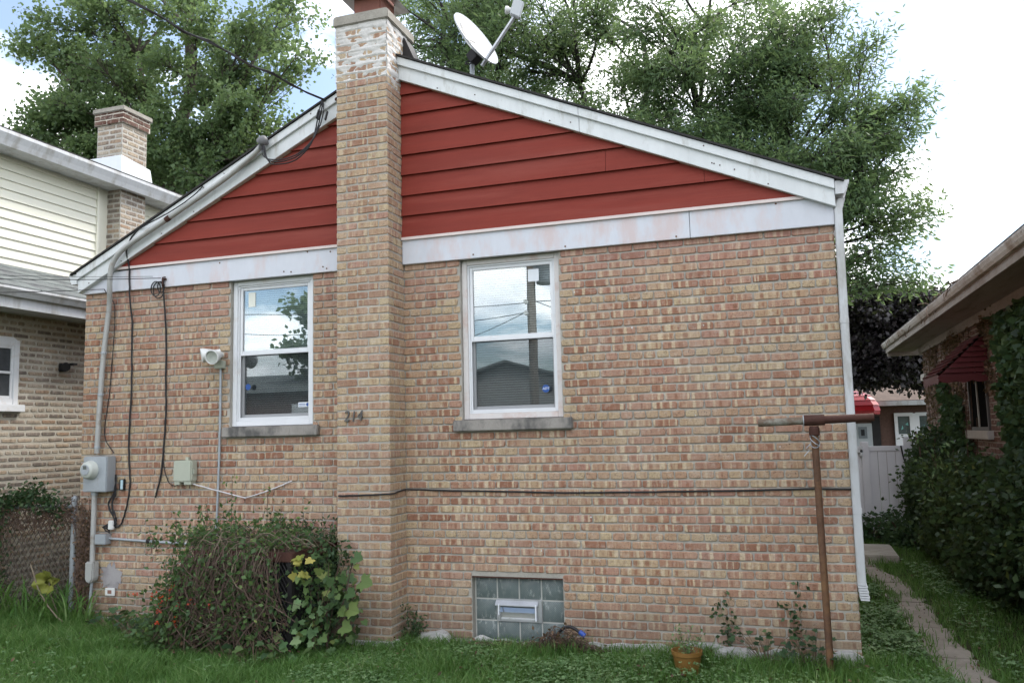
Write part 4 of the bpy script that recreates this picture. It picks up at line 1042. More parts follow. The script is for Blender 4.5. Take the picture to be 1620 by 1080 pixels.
MB().prism([(5.248, 3.37), (5.248, 3.28), (5.21, 3.28), (5.19, 3.31), (5.175, 3.35), (5.175, 3.37)], -4, 10.88, 'y').build('gutter', M('dull_gutter', (.42, .40, .37), .55, var=.15, scale=3, col2=(.22, .17, .13), amt2=.45, s2=2, bump=.15), rn)
MB().prism([(5.20, 3.375), (11, 5.6), (11, 5.64), (5.20, 3.405)], -4, 10.9, 'y').build('roof', shingle, rn)
MB().box(5.27, 11, 10.75, 10.85, 3.125, 3.33).build('fascia', oldgutt, rn)
aw = thing('window_awning', 'dark red ribbed metal awning over the neighbour window', 'awning', (5.6, 5.4, 2.4))
for k in range(9):
    t0, t1 = k/9, (k+1)/9
    xa, za = 5.74-.56*t0, 2.93-.52*t0; xb, zb = 5.74-.56*t1, 2.93-.52*t1
    MB().add([(xa-.012, 4.84, za+.012), (xa-.012, 6.02, za+.012), (xb-.035, 6.02, zb+.030), (xb-.035, 4.84, zb+.030), (xb, 6.02, zb-.004), (xb, 4.84, zb-.004)], [(0, 1, 2, 3), (3, 2, 4, 5)]).build('slat', redawn, aw)
for yy_ in (4.85, 6.01):
    for k in range(8):
        z1_ = 2.90-.066*k; z0_ = z1_-.062
        xo = lambda z: 5.74-.56*(2.93-z)/.52
        o_y = -.022 if yy_ < 5 else .022
        MB().add([(5.74, yy_, z1_), (xo(z1_), yy_, z1_), (xo(z0_), yy_+o_y, z0_), (5.74, yy_+o_y, z0_), (xo(z0_), yy_, z0_), (5.74, yy_, z0_)], [(0, 1, 2, 3), (3, 2, 4, 5)]).build('side_slat', redawn, aw)
vl = [(4.84+1.18*k/24, 2.33-.025*abs(math.sin(k*math.pi/4))) for k in range(25)]
MB().prism([(4.84, 2.42), (6.02, 2.42)]+vl[::-1], 5.165, 5.172, 'x').build('valance', redawn, aw)
vl2 = [(5.17+.56*k/12, 2.34-.025*abs(math.sin(k*math.pi/4))) for k in range(13)]
MB().prism([(5.17, 2.40), (5.73, 2.40)]+vl2[::-1], 4.818, 4.824, 'y').build('valance', redawn, aw)

# ------------------------------------------------------------------ white fence, step, house at the back
fe = thing('vinyl_fence', 'white vinyl privacy fence with gate between the houses', 'fence', (4.5, 8, 0))
def vpost(x, top): MB().box(x-.06, x+.06, 7.93, 8.05, .0, top).build('post', vinyl, fe, bevel=.008)
vpost(4.50, 1.535); vpost(5.15, 1.60); vpost(3.80, 1.5)
for xa, xb in ((3.86, 4.44), (4.56, 5.09)):
    MB().box(xa, xb, 7.965, 8.015, 1.375, 1.462).build('rail', vinyl, fe, bevel=.006)
    MB().box(xa, xb, 7.965, 8.015, .10, .19).build('rail', vinyl, fe, bevel=.006)
    n = 4 if xb < 4.5 else 4; wdt = (xb-xa)/n
    for k in range(n): MB().box(xa+k*wdt+.003, xa+(k+1)*wdt-.003, 7.978, 8.002, .185, 1.38).build('board', vinyl, fe, bevel=.003)
MB().box(4.36, 4.46, 7.90, 7.966, 1.36, 1.41).box(4.42, 4.46, 7.90, 7.966, 1.30, 1.47).build('hinge', alu, fe, bevel=.004)
MB().tube(wob([(5.04, 7.9, 1.46), (5.07, 7.88, 1.25), (5.12, 7.86, 1.05), (5.13, 7.85, .85)], .004, 3), .012, 6).build('cable', black, fe)
tag(MB().prism([(4.02, 5.25), (4.60, 5.22), (4.62, 6.35), (4.02, 6.40)], -.02, .10, 'z').build('concrete_step', concrete, origin=(4.3, 5.8, 0), bevel=.015), 'grey concrete step block at the end of the path', 'step')

bh = thing('back_house', 'brown brick house behind the white fence', 'house', (6, 20, 0))
MB().box(1, 12, 20, 27, 0, 2.34).build('wall', bwall, bh)
MB().box(.8, 12.2, 19.6, 19.66, 2.33, 2.47).build('gutter', guttw, bh, bevel=.01)
MB().box(.8, 12.2, 19.66, 20.0, 2.40, 2.43).build('soffit', guttw, bh)
MB().prism([(19.6, 2.48), (23.5, 4.1), (27.4, 2.48), (27.4, 2.42), (23.5, 4.0), (19.7, 2.42)], .7, 12.3, 'x').build('roof', M('tan_shingle', (.15, .11, .09), .95, var=.25, scale=6, bump=.5), bh)
dr_ = MB().box(5.22, 5.74, 19.93, 19.99, .15, 1.84).build('door', M('pale_door', (.45, .48, .50), .5, bump=.05), bh)
MB().box(5.36, 5.60, 19.915, 19.93, 1.40, 1.74).build('door_window', M('grey_glass', (.20, .23, .25), .2, bump=0), dr_)
MB().box(5.43, 5.53, 19.905, 19.915, 1.48, 1.66).build('notice', interior, dr_)
MB().box(5.74, 5.97, 19.94, 19.995, .15, 2.05).build('dark_panel', darkmetal, bh)  # dark opening right of the door, its darkness painted as a flat panel
MB().box(5.05, 5.21, 19.94, 19.995, .15, 2.05).build('dark_panel', darkmetal, bh)
WN = MB()
for xa, xb in ((6.36, 6.86), (6.94, 7.46)):
    WN.box(xa, xa+.09, 19.9, 19.98, 1.15, 2.12); WN.box(xb-.09, xb, 19.9, 19.98, 1.15, 2.12); WN.box(xa+.09, xb-.09, 19.901, 19.98, 2.02, 2.12); WN.box(xa+.09, xb-.09, 19.901, 19.98, .4, 1.50)
WN.box(6.86, 6.94, 19.902, 19.98, .4, 2.10)
wno = WN.build('window', white, bh)
for xa in (6.45, 7.03):
    MB().box(xa, xa+.33, 19.95, 19.955, 1.5, 2.02).build('pane', M('teal_glass', (.06, .09, .09), .12, var=.4, scale=3, bump=0, spec=.7), wno)
    MB().prism([(xa+.08, 1.62), (xa+.14, 1.66), (xa+.12, 1.76)], 19.94, 19.945).build('window_ornament', M('aqua', (.15, .42, .40), .5, bump=0), wno)
    MB().prism([(xa+.20, 1.78), (xa+.28, 1.74), (xa+.27, 1.84)], 19.94, 19.945).build('window_ornament', MATS['aqua'], wno)
ra = thing('barrel_awning', 'bright red curved metal awning over the back house door', 'awning', (5.2, 19.5, 2.1))
zs_ = [2.20+.62*math.sin(math.pi/2*k/6) for k in range(7)]
def ring_(k):
    c_ = math.cos(math.pi/2*k/6); yf = 19.98-.93*max(c_, .02); xr = 5.18+.74*max(c_, .05); xl = 5.18-.74*max(c_, .05)
    return [(xl, 19.99, zs_[k]), (xl, yf+.18*c_, zs_[k]), (xl+.18*c_, yf, zs_[k]), (xr-.18*c_, yf, zs_[k]), (xr, yf+.18*c_, zs_[k]), (xr, 19.99, zs_[k])]
for k in range(6):
    A_, B_ = ring_(k), ring_(k+1); A2 = [(p[0]+(.02 if p[0] > 5.18 else -.02), p[1]-.02, p[2]) for p in A_]
    MB().add(A2+B_+A_, [(i, i+1, 7+i, 6+i) for i in range(5)]+[(i, i+1, 13+i, 12+i) for i in range(5)]).build('slat', redawn2, ra)
A_ = ring_(0); vv_ = []; ff_ = []
for i in range(5):
    for q in range(6):
        u = q/5; p = Vector(A_[i]).lerp(Vector(A_[i+1]), u); vv_ += [p+Vector((0, -.012, .01)), p+Vector((0, -.012, -.09-.02*abs(math.sin(u*math.pi*2))))]
    b_ = i*12; ff_ += [(b_+2*q, b_+2*q+2, b_+2*q+3, b_+2*q+1) for q in range(5)]
MB().add(vv_, ff_).build('valance', redawn2, ra)

# ------------------------------------------------------------------ what the windows mirror: alley pole, garage, wires
up = thing('utility_pole', 'wooden utility pole with transformer mirrored in the window', 'utility pole', (-2.96, -14, .2))
MB().tube([(-2.96, -14, .0), (-2.96, -14, 4.5), (-2.94, -14, 9.4)], [.13, .12, .10], 12).build('pole', wood, up, smooth=True)
MB().box(-4.1, -1.8, -13.86, -13.76, 8.6, 8.72).build('crossarm', wood, up)
MB().lathe([(.22, 0), (.24, .03), (.24, .78), (.25, .80), (.25, .84), (.1, .88)], (-2.55, -13.95, 5.72), (0, 0, 1), 16).build('transformer', galv, up, smooth=True)
MB().box(-2.9, -2.7, -14.03, -13.93, 5.95, 6.4).build('bracket', galv, up)
for z_ in (5.25, 4.95): MB().lathe([(.03, 0), (.06, .02), (.04, .06), (.06, .1)], (-3.05, -13.85, z_), (0, 1, .2), 8).build('insulator', lampwhite, up)
for k, (a, b, sg) in enumerate((((-2.96, -13.9, 5.25), (-18, -13, 6.2), .35), ((-2.96, -13.9, 5.0), (-16, -16, 5.6), .4), ((-2.96, -14.05, 5.3), (14, -14.5, 6.5), .4), ((-2.96, -14.05, 5.1), (-12, -24, 5.2), .3), ((-2.96, -14.0, 5.35), (2, -25, 4.5), .3), ((-3.9, -13.8, 8.75), (-30, -12, 8.8), .6), ((-2.0, -13.8, 8.75), (25, -15, 8.9), .6))):
    A, B = Vector(a), Vector(b); pts = []
    for q in range(24):
        s = q/23; p = A.lerp(B, s); p.z -= sg*4*s*(1-s); pts.append(p)
    tag(MB().tube(pts, .011, 5).build('power_line', black, origin=a, smooth=True),
        ['power line from the mirrored pole running left over the alley', 'power line sloping left and back from the mirrored pole', 'power line from the mirrored pole running right over the alley', 'low line from the mirrored pole to the yard on the left', 'low line from the mirrored pole down to the garage', 'top power line left of the mirrored pole crossarm', 'top power line right of the mirrored pole crossarm'][k], 'power line', 'lines on the alley pole')
ga = thing('garage', 'grey gabled garage across the alley mirrored in the window', 'garage', (-6, -24, .2))
MB().prism([(-9.4, .1), (-3.5, .1), (-3.5, 3.55), (-6.45, 4.35), (-9.4, 3.55)], -29, -22.3, 'y').build('wall', grim, ga)
for a, b in (((-9.8, 3.5), (-6.45, 4.42)), ((-6.45, 4.42), (-3.1, 3.5))):
    MB().prism([a, b, (b[0], b[1]+.09), (a[0], a[1]+.09)], -29.3, -22.0, 'y').build('roof', gshingle, ga)
MB().box(-7.8, -4.9, -22.3, -22.25, .2, 2.0).build('garage_door', M('garage_door_white', (.4, .4, .4), .5, bump=.05), ga)
MB().box(-2.9, 6, -27, -22.5, .1, 3.1).build('side_wing', grim, ga)
MB().prism([(-27.2, 3.1), (-24.7, 4.0), (-22.3, 3.1)], -2.9, 6.2, 'x').build('wing_roof', gshingle, ga)

g2 = thing('garage', 'long low brick garage across the alley mirrored in the left window', 'garage', (-15, -24, .2))
MB().box(-21, -10.6, -27, -20.0, .1, 3.6).build('wall', bwall, g2)
MB().prism([(-27.3, 3.55), (-23.5, 4.5), (-19.7, 3.55)], -21.3, -10.3, 'x').build('roof', gshingle, g2)
for xa in (-19.5, -15.2): MB().box(xa, xa+2.6, -20.0, -19.96, .2, 2.3).build('garage_door', MATS['garage_door_white'], g2)
MB().box(-14.2, -13.3, -20.0, -19.95, 2.2, 3.1).box(-12.4, -11.5, -20.0, -19.95, 2.2, 3.1).build('window_trim', white, g2)
# ------------------------------------------------------------------ foliage
def norm(a): return a/np.maximum(np.linalg.norm(a, axis=-1, keepdims=True), 1e-9)
def leaf_arrays(c, d, L, W, rng, flat=.0):
    """kite leaves: c centres (n,3), d directions (n,3)"""
    n = len(c); d = norm(d)
    rv = rng.normal(size=(n, 3)); rv[:, 2] += flat*4
    s = norm(np.cross(d, rv)); nn = np.cross(s, d)
    L = np.broadcast_to(L, n)[:, None]; W = np.broadcast_to(W, n)[:, None]
    v = np.stack([c, c+d*L*.45+s*W*.5+nn*W*.12, c+d*L, c+d*L*.45-s*W*.5+nn*W*.12], 1).reshape(-1, 3)
    f = np.arange(4*n).reshape(n, 4)
    return v, f
def leaf_obj(name, c, d, L, W, mat, parent=None, origin=(0, 0, 0), rng=NR, tint=None, flat=0.):
    v, f = leaf_arrays(c, d, L, W, rng, flat)
    t = rng.random(len(c)) if tint is None else tint
    return arr_mesh(name, v, [f], mat, parent, origin, np.repeat(t, 4))

def curve_pts(a, b, rng, wobble=.12, lift=0., n=6):
    a, b = np.array(a, float), np.array(b, float); L = np.linalg.norm(b-a); out = []
    o1, o2 = rng.normal(size=3)*wobble*L, rng.normal(size=3)*wobble*L
    for k in range(n):
        t = k/(n-1)
        p = a*(1-t)+b*t+o1*t*(1-t)*1.5+o2*t*(1-t)*(t-.5)*3
        p[2] += lift*L*t*(1-t)
        out.append(p)
    return out
def make_tree(name, label, base, trunk, r0, clumps, seed, lmat, bmat, L, W, ntw, nlf, droop, spread, group=None, twl=.9, lift=.25, leaders=()):
    """tapered trunk and limbs to each clump, twigs through the clump, leaves along the twigs"""
    rng = np.random.default_rng(seed)
    t = thing(name, label, 'tree', base, group)
    wm = MB()
    tr = [np.array(p, float) for p in trunk]; nT = len(tr)
    wm.tube(tr, [r0*(1-.6*k/(nT-1)) for k in range(nT)], 10)
    forks = [(tr[k], k) for k in range(1, nT)]
    for ld in leaders:
        lp_ = [np.array(p, float) for p in ld]; m_ = len(lp_)
        dense = [Vector(p) for p in wob(lp_, .05, seed, 3)]
        wm.tube(dense, [r0*.62*(1-.75*k/(len(dense)-1)) for k in range(len(dense))], 8)
        forks += [(p, 9) for p in lp_[1:]]
    C = []; D = []; T = []
    for (cx, cy, cz, rx, ry, rz) in clumps:
        c = np.array((cx, cy, cz)); 
        ok = [p for p, _ in forks if p[2] < cz+.3] or [forks[0][0]]
        ok.sort(key=lambda p: np.linalg.norm((c-p)*(1, 1, .6)))
        st0 = ok[0] if len(ok) < 2 or rng.random() < .7 else ok[1]
        ln = np.linalg.norm(c-st0)
        pts = curve_pts(st0, c, rng, .10, lift, 7)
        rb = min(r0*.5, .011*ln+.02)
        wm.tube(pts, [max(.012, rb*(1-.8*q/6)) for q in range(7)], 6, False)
        tone = rng.normal()*.14
        for _ in range(ntw):
            q = rng.integers(3, 7); st = pts[q]
            dv = norm(rng.normal(size=3)); dv[2] = dv[2]*.8+.1
            e = c+dv*np.array((rx, ry, rz))*rng.uniform(.35, 1.0)**.6
            tp_ = curve_pts(st, e, rng, .12, .1, 4)
            wm.tube(tp_, [.016, .012, .008, .004], 3, False)
            m = max(3, int(nlf*rng.uniform(.6, 1.4)))
            u = rng.uniform(.35, 1.08, m)[:, None]
            a_ = np.array(tp_)
            pp = np.where(u < .66, a_[1]+(a_[2]-a_[1])*(u-.33)/.33, a_[2]+(a_[3]-a_[2])*(u-.66)/.34)
            pp = pp+rng.normal(size=(m, 3))*spread
            dd = norm(a_[3]-a_[0])+rng.normal(size=(m, 3))*.8; dd[:, 2] -= droop
            C.append(pp); D.append(dd); T.append(np.clip(rng.normal(.45+tone, .22, m), 0, 1))
    C = np.concatenate(C); D = np.concatenate(D); T = np.concatenate(T)
    n = len(C)
    wm.build('trunk', bmat, t, smooth=True)
    sc = rng.uniform(.5, 1.4, n)
    leaf_obj('crown', C, D, L*sc, W*sc, lmat, t, rng=rng, tint=T)
    return t
def fill(ells, n, seed, rad, minz=-99):
    """clump centres spread evenly through ellipsoids"""
    rng = np.random.default_rng(seed); out = []; tries = 0
    while len(out) < n and tries < 20000:
        tries += 1
        e = ells[rng.integers(len(ells))]
        d = norm(rng.normal(size=3))*rng.random()**.33
        p = np.array(e[:3])+d*np.array(e[3:])
        if p[2] < minz or any(np.linalg.norm((p-np.array(o[:3]))) < rad*.72 for o in out): continue
        r = rad*rng.uniform(.75, 1.25); out.append((*p, r*1.15, r, r*.75))
    return out
mc = fill([(-16, 15, 14.6, 5.3, 3, 4.6), (-12.6, 14.5, 12.2, 2.1, 1.8, 2.5), (-18.6, 14.5, 11.6, 2.2, 2, 1.6), (-14, 14.5, 10.6, 3.6, 2, 1.6), (-18.2, 14.6, 14.2, 2.2, 1.6, 2.2)], 74, 5, 1.1, 9.0)
make_tree('maple_tree', 'broad green maple towering behind the cream house', (-16, 15, 0), [(-16, 15, 0), (-16, 15, 4), (-15.9, 15, 7.5), (-15.7, 15, 9.5), (-15.4, 15, 11.5), (-14.7, 15, 13.5), (-14.9, 15, 15.5)], .36, mc+[(-20.8, 14, 15.6, 1.2, 1, .9), (-15.2, 13.6, 15.4, 1.3, 1, 1), (-13.8, 13.8, 15.0, 1.2, 1, .9), (-17.0, 13.6, 15.8, 1.2, 1, .9), (-14.6, 13.6, 13.6, 1.1, 1, .9), (-10.2, 14, 13.2, 1.0, 1, .9), (-19.6, 14, 13.0, 1, 1, .8)], 3, lf_maple, bark, .13, .105, 20, 48, .35, .14, leaders=[[(-16, 15, 6.5), (-17.2, 14.8, 9.0), (-18.2, 14.6, 11.5), (-19.2, 14.4, 14)], [(-15.9, 15, 7.0), (-14.2, 14.8, 9.5), (-13.6, 14.6, 11.5), (-12.0, 14.4, 13.5)], [(-15.8, 15, 9), (-16.4, 15, 12), (-17.0, 15, 15)]])
lc = fill([(-1.5, 15.5, 12.6, 6.2, 3.2, 4.3), (-5.5, 15, 13.5, 2.6, 2.2, 2.6), (3.2, 14.5, 9.8, 2.5, 2.2, 3.0), (4.6, 14, 7.2, 2.0, 1.8, 2.0), (2.2, 14.5, 8.2, 2.6, 2, 2.2), (-1, 15, 10, 4.5, 2.5, 2.4), (-1, 13.2, 11.5, 5, 1.2, 3), (1.2, 13.5, 9.2, 3.6, 1.5, 1.6), (3.6, 13.4, 7.6, 2.4, 1.4, 1.5), (3.2, 13.8, 10.4, 1.4, 1.2, 1.3), (-3, 14, 12, 3, 1.5, 2.4)], 165, 8, .92, 4.6)
lc += [(5.7, 14, 10.8, .9, .8, .6), (6.4, 13.8, 8.6, .9, .8, .6), (5.6, 14, 9.3, .9, .8, .6), (6.3, 13.6, 6.6, .8, .8, .7), (5.5, 13.6, 5.4, 1.1, 1, .8), (6.2, 13.5, 5.0, .6, .6, .5), (4.6, 13.8, 11.6, .8, .8, .5), (-8.3, 14.5, 13.0, .7, .7, .5), (-8.0, 14.5, 12.0, .5, .5, .4), (6.0, 13.7, 7.6, .8, .8, .5), (6.5, 13.6, 9.2, .7, .7, .45), (5.2, 13.7, 8.6, 1.0, .9, .7), (5.6, 13.6, 6.9, 1.0, .9, .7)]
make_tree('locust_tree', 'tall feathery honey locust rising behind the red gable', (-.4, 15.5, 0), [(-.4, 15.5, 0), (-.4, 15.5, 3.5), (-.3, 15.5, 6.5), (-.6, 15.5, 8.5), (-.2, 15.5, 10.0), (.25, 15.5, 11.4), (.1, 15.5, 12.8)], .17, lc, 4, lf_locust, barkd, .15, .042, 20, 50, .6, .15, lift=.2, leaders=[[(-.4, 15.5, 5.5), (-.9, 15.2, 8.5), (-1.6, 15, 11.5), (-1.8, 15, 14.5), (-2.4, 15, 17)], [(-.4, 15.5, 5.0), (.8, 15.2, 7.5), (1.6, 15, 10), (1.9, 14.8, 12.5), (2.6, 14.6, 15)], [(-.4, 15.5, 4.5), (-2.6, 15.2, 7.5), (-4.4, 15, 10.5), (-5.6, 15, 13.5)], [(-.4, 15.5, 4.2), (1.8, 14.8, 6.2), (3.6, 14.2, 8.0), (4.8, 14, 9.8)], [(1.0, 15.1, 5.0), (3.2, 14.2, 5.8), (5.0, 13.8, 6.6)]])
make_tree('purple_maple', 'dark purple leaved tree between the houses at the back', (7.4, 17.3, 0), [(7.4, 17.3, 0), (7.35, 17.3, 3.5), (7.1, 17.2, 4.2), (6.8, 17.1, 5.0)], .08, fill([(5.8, 17, 4.0, 1.5, 1.2, 1.3), (4.6, 17, 4.4, 1.2, 1, 1.2), (6.9, 17, 4.0, 1.0, 1, 1.2), (5.8, 17, 3.3, 1.5, 1, .7)], 56, 9, .6, 2.55), 6, lf_purple, barkd, .12, .09, 22, 40, .5, .12)
make_tree('far_tree', 'small green tree at the far left edge behind the cream house', (-26, 20, 0), [(-26, 20, 0), (-26, 20, 5), (-26, 20, 9), (-26, 20, 12)], .3, fill([(-26.5, 20, 12.3, 2.2, 2, 2.2), (-28.5, 20, 12.0, 2, 2, 2)], 18, 10, 1.0, 8), 7, lf_maple, bark, .22, .18, 18, 26, .35, .18)
make_tree('alley_tree', 'leafy tree across the alley mirrored in the left window', (-13.6, -22, .2), [(-13.6, -22, .2), (-13.6, -22, 2), (-13.5, -22, 4), (-13.4, -22, 6.5)], .2, fill([(-13.4, -22, 6.0, 1.7, 1.9, 2.3)], 22, 12, .9, 3.2), 8, lf_maple, bark, .24, .20, 18, 22, .35, .2)

# grass: one mesh of curved blades
def blades(n, xr, yr, hr, seed, wd=.006, lean=.5, filt=None):
    rng = np.random.default_rng(seed)
    x = rng.uniform(*xr, n); y = rng.uniform(*yr, n)
    k = np.ones(n, bool)
    k &= ~((x > XW0-.03) & (x < XW1+.01) & (y > -.05) & (y < 9.5))
    k &= ~((x > CX0-.04) & (x < CX1+.04) & (y > CY0-.06) & (y < 0))
    pc = 4.34+.05*np.sin(y*.9)+np.where(y > 3.5, -.10*(np.minimum(y, 5)-3.5), 0)+.09*np.maximum(0, 1-y)
    edge_ = np.array([noise.noise(Vector((a*2.0, b*2.6, 5.0)))*.11 for a, b in zip(x, y)])
    k &= ~((np.abs(x-pc) < .085+1.25*edge_+.05*rng.random(n)) & (rng.random(n) > .05))
    k &= ~((x > 4.0) & (x < 4.65) & (y > 5.2) & (y < 6.4))
    if filt is not None: k &= filt(x, y, rng)
    x, y = x[k], y[k]; n = len(x)
    z = np.where(y > 0, 0, np.minimum(.2, -.03*y))
    cl = .75+.5*np.array([noise.noise(Vector((a*2.2, b*2.2, seed))) for a, b in zip(x, y)])
    h = rng.uniform(hr[0], hr[1], n)*cl; a = rng.uniform(0, 2*np.pi, n); ln = rng.uniform(.1, 1, n)*lean*h
    dx_, dy_ = np.cos(a), np.sin(a); b = rng.uniform(0, 2*np.pi, n); w_ = wd*rng.uniform(.6, 1.4, n)
    sx, sy = np.cos(b)*w_/2, np.sin(b)*w_/2
    B = np.stack([x, y, z], 1)
    S = np.stack([sx, sy, np.zeros(n)], 1)
    mid = B+np.stack([dx_*ln*.35, dy_*ln*.35, h*.6], 1); tip = B+np.stack([dx_*ln, dy_*ln, h*(1-.25*rng.random(n))], 1)
    v = np.stack([B-S, B+S, mid+S*.8, mid-S*.8, tip], 1).reshape(-1, 3)
    i = np.arange(n)*5
    q = np.stack([i, i+1, i+2, i+3], 1); t = np.stack([i+3, i+2, i+4], 1)
    tint = np.clip(rng.normal(.42, .26, n), 0, 1); tint[rng.random(n) < .05] = 1
    return v, q, t, np.repeat(tint, 5)
def grass_obj(name, label, sets):
    V = []; Q = []; T = []; K = []; o = 0
    for s in sets:
        v, q, t, k = blades(**s); V.append(v); Q.append(q+o); T.append(t+o); K.append(k); o += len(v)
    ob_ = arr_mesh(name, np.concatenate(V), [np.concatenate(Q), np.concatenate(T)], lf_grass, None, (0, 0, 0), np.concatenate(K))
    return tag(ob_, label, 'grass', kind='stuff')
def leftish(x, y, r): return r.random(len(x)) < np.clip(1.15-(x+.3)*.35, .35, 1)
grass_obj('grass', 'unmown green lawn grass in front of the house', [
    dict(n=120000, xr=(-5.6, 4.9), yr=(-2.6, -.02), hr=(.10, .24), seed=1, wd=.0065, lean=1.15, filt=leftish),
    dict(n=16000, xr=(-5.5, 3.9), yr=(-.35, 0.0), hr=(.10, .26), seed=2, wd=.006, lean=.6),
    dict(n=26000, xr=(3.72, 5.6), yr=(-1.5, 7.9), hr=(.05, .15), seed=3, wd=.007, lean=.8),
    dict(n=9000, xr=(-5.05, -3.72), yr=(0, 3), hr=(.08, .25), seed=4, wd=.008, lean=.7),
    dict(n=12000, xr=(-9, 9), yr=(-6.5, -2.6), hr=(.07, .16), seed=5, wd=.008, lean=.8)])
# clover and weeds in the lawn
def clover(n, xr, yr, hr, sz, seed):
    rng = np.random.default_rng(seed); x = rng.uniform(*xr, n); y = rng.uniform(*yr, n)
    dens = np.array([noise.noise(Vector((a*1.3, b*1.9, seed*1.7))) for a, b in zip(x, y)])
    k = (dens > rng.uniform(-.35, .38, n)) & (np.hypot(x-2.475, y+.45) > .15) & ~((x < XW1+.02) & (y > -.06)) & ~((x > CX0-.05) & (x < CX1+.05) & (y > CY0-.06))
    pc = 4.34+.05*np.sin(y*.9)+.09*np.maximum(0, 1-y); k &= ~((np.abs(x-pc) < .2) & (y > -4))
    x, y = x[k], y[k]; n = len(x)
    z = np.where(y > 0, 0, np.minimum(.2, -.03*y))+rng.uniform(*hr, n)*(.8+.5*dens[k])
    c = np.stack([x, y, z], 1); a0 = rng.uniform(0, 6.28, n); C = []; D = []; T = []
    tn = np.clip(rng.normal(.5, .22, n), 0, 1)
    for j in range(3):
        a = a0+j*2.1; C.append(c); D.append(np.stack([np.cos(a), np.sin(a), rng.uniform(-.3, .45, n)], 1)); T.append(tn)
    return np.concatenate(C), np.concatenate(D), np.concatenate(T), sz*rng.uniform(.7, 1.4, 3*n)
cs = [clover(15000, (-.2, 4.6), (-1.9, -.22), (.05, .14), .018, 1), clover(900, (-4.5, -.6), (-2.4, -.7), (.05, .16), .025, 2), clover(4500, (3.74, 4.3), (-.8, 3.5), (.04, .13), .025, 3), clover(2200, (4.6, 5.5), (-.6, 5), (.04, .13), .028, 4)]
cc_, cd_, ct_, cs_ = [np.concatenate([q[i] for q in cs]) for i in range(4)]
tag(leaf_obj('clover', cc_, cd_, cs_, cs_*.85, lf_clover, None, tint=ct_, flat=1.0), 'clover and low weeds growing through the lawn', 'weeds', kind='stuff')

def sprig(mbw, st, en, rng, r=.004):
    p = curve_pts(st, en, rng, .10, .1, 6); mbw.tube(p, [r*(1-.12*k) for k in range(6)], 4, False); return p
def lobed(mb, c, d, n_, size):
    """five-lobed leaf blade, slightly cupped"""
    c = Vector(c); d = Vector(d).normalized(); n_ = Vector(n_); n_ = (n_-d*n_.dot(d)).normalized(); s = d.cross(n_)
    prof = [(0, 0), (.28, -.18), (.52, -.05), (.42, .22), (.62, .45), (.34, .50), (.26, .72), (0, 1.0)]
    pts = [(x, y) for x, y in prof]+[(-x, y) for x, y in prof[-2:0:-1]]
    vs = [c+d*(.38*size)+n_*(-.03*size)]+[c+s*(x*size)+d*(y*size)+n_*(size*.10*(abs(x)-.2)) for x, y in pts]
    m = len(pts)
    mb.add(vs, [(0, 1+k, 1+(k+1) % m) for k in range(m)])
def lobed_obj(name, items, mat, parent, rng):
    mb = MB(); tints = []
    for c, d, n_, s in items:
        k0 = len(mb.v); lobed(mb, c, d, n_, s); tints += [rng.random()]*(len(mb.v)-k0)
    o0 = root_loc(parent)
    me = bpy.data.meshes.new(name); me.from_pydata([Vector(p)-o0 for p in mb.v], [], mb.f)
    a = me.attributes.new('tint', 'FLOAT', 'POINT'); a.data.foreach_set('value', np.array(tints, dtype=np.float32))
    me.materials.append(mat); return link(name, me, parent)

# air conditioner under its vines
AX0, AX1, AY0, AY1, AZ = -1.52, -.62, -.88, -.16, .90
ac = thing('air_conditioner', 'rusty old air conditioner cage buried under vines', 'air conditioner', (-1.07, -.5, .02))
for x in (AX0, AX1):
    for y in (AY0, AY1): MB().box(x-.022, x+.022, y-.022, y+.022, .02, AZ-.06).build('corner_post', darkmetal, ac, bevel=.003)
rim = MB(); rim.box(AX0-.03, AX1+.03, AY0-.03, AY0+.03, AZ-.075, AZ); rim.box(AX0-.03, AX1+.03, AY1-.03, AY1+.03, AZ-.075, AZ)
rim.box(AX0-.03, AX0+.03, AY0+.03, AY1-.03, AZ-.074, AZ-.001); rim.box(AX1-.03, AX1+.03, AY0+.03, AY1-.03, AZ-.074, AZ-.001); rim.build('top_rim', rustdark, ac, bevel=.004)
MB().box(AX0, AX1, AY0, AY1, AZ-.04, AZ-.02).build('top_panel', rustdark, ac)
MB().box(AX0-.02, AX1+.02, AY0-.02, AY1+.02, .0, .10).build('base_pan', rustdark, ac, bevel=.005)
MB().box(AX0+.06, AX1-.06, AY0+.06, AY1-.06, .08, AZ-.08).build('coil', darkmetal, ac)
ms = MB(); step = .034
def diag(mb, u0, u1, v0, v1, P, sg, slope=.6, rad=.0035):
    k = u0-(v1-v0)*slope
    while k < u1+(v1-v0)*slope:
        a = [k, v0]; b = [k+sg*(v1-v0)*slope, v1]
        pts = []
        for (ua, va) in (a, b): pts.append([ua, va])
        (ua, va), (ub, vb) = pts
        def cl(ua, va, ub, vb):
            t0, t1 = 0., 1.
            for lo in (True, False):
                lim = u0 if lo else u1; den = ub-ua
                if abs(den) < 1e-9: continue
                t = (lim-ua)/den
                if (den > 0) == lo: t0 = max(t0, t)
                else: t1 = min(t1, t)
            return (t0, t1) if t1 > t0 else None
        r = cl(ua, va, ub, vb)
        if r: mb.tube([P(ua+(ub-ua)*r[0], va+(vb-va)*r[0]), P(ua+(ub-ua)*r[1], va+(vb-va)*r[1])], rad, 3, False)
        k += step
for sg in (1, -1):
    diag(ms, AX0+.02, AX1-.02, .1, AZ-.07, lambda u, v: (u, AY0-.002+.003*sg, v), sg)
    diag(ms, AY0+.02, AY1-.02, .1, AZ-.07, lambda u, v: (AX1+.002+.003*sg, u, v), sg)
mo_ = ms.build('wire_guard', darkmetal, ac); mo_['kind'] = 'stuff'

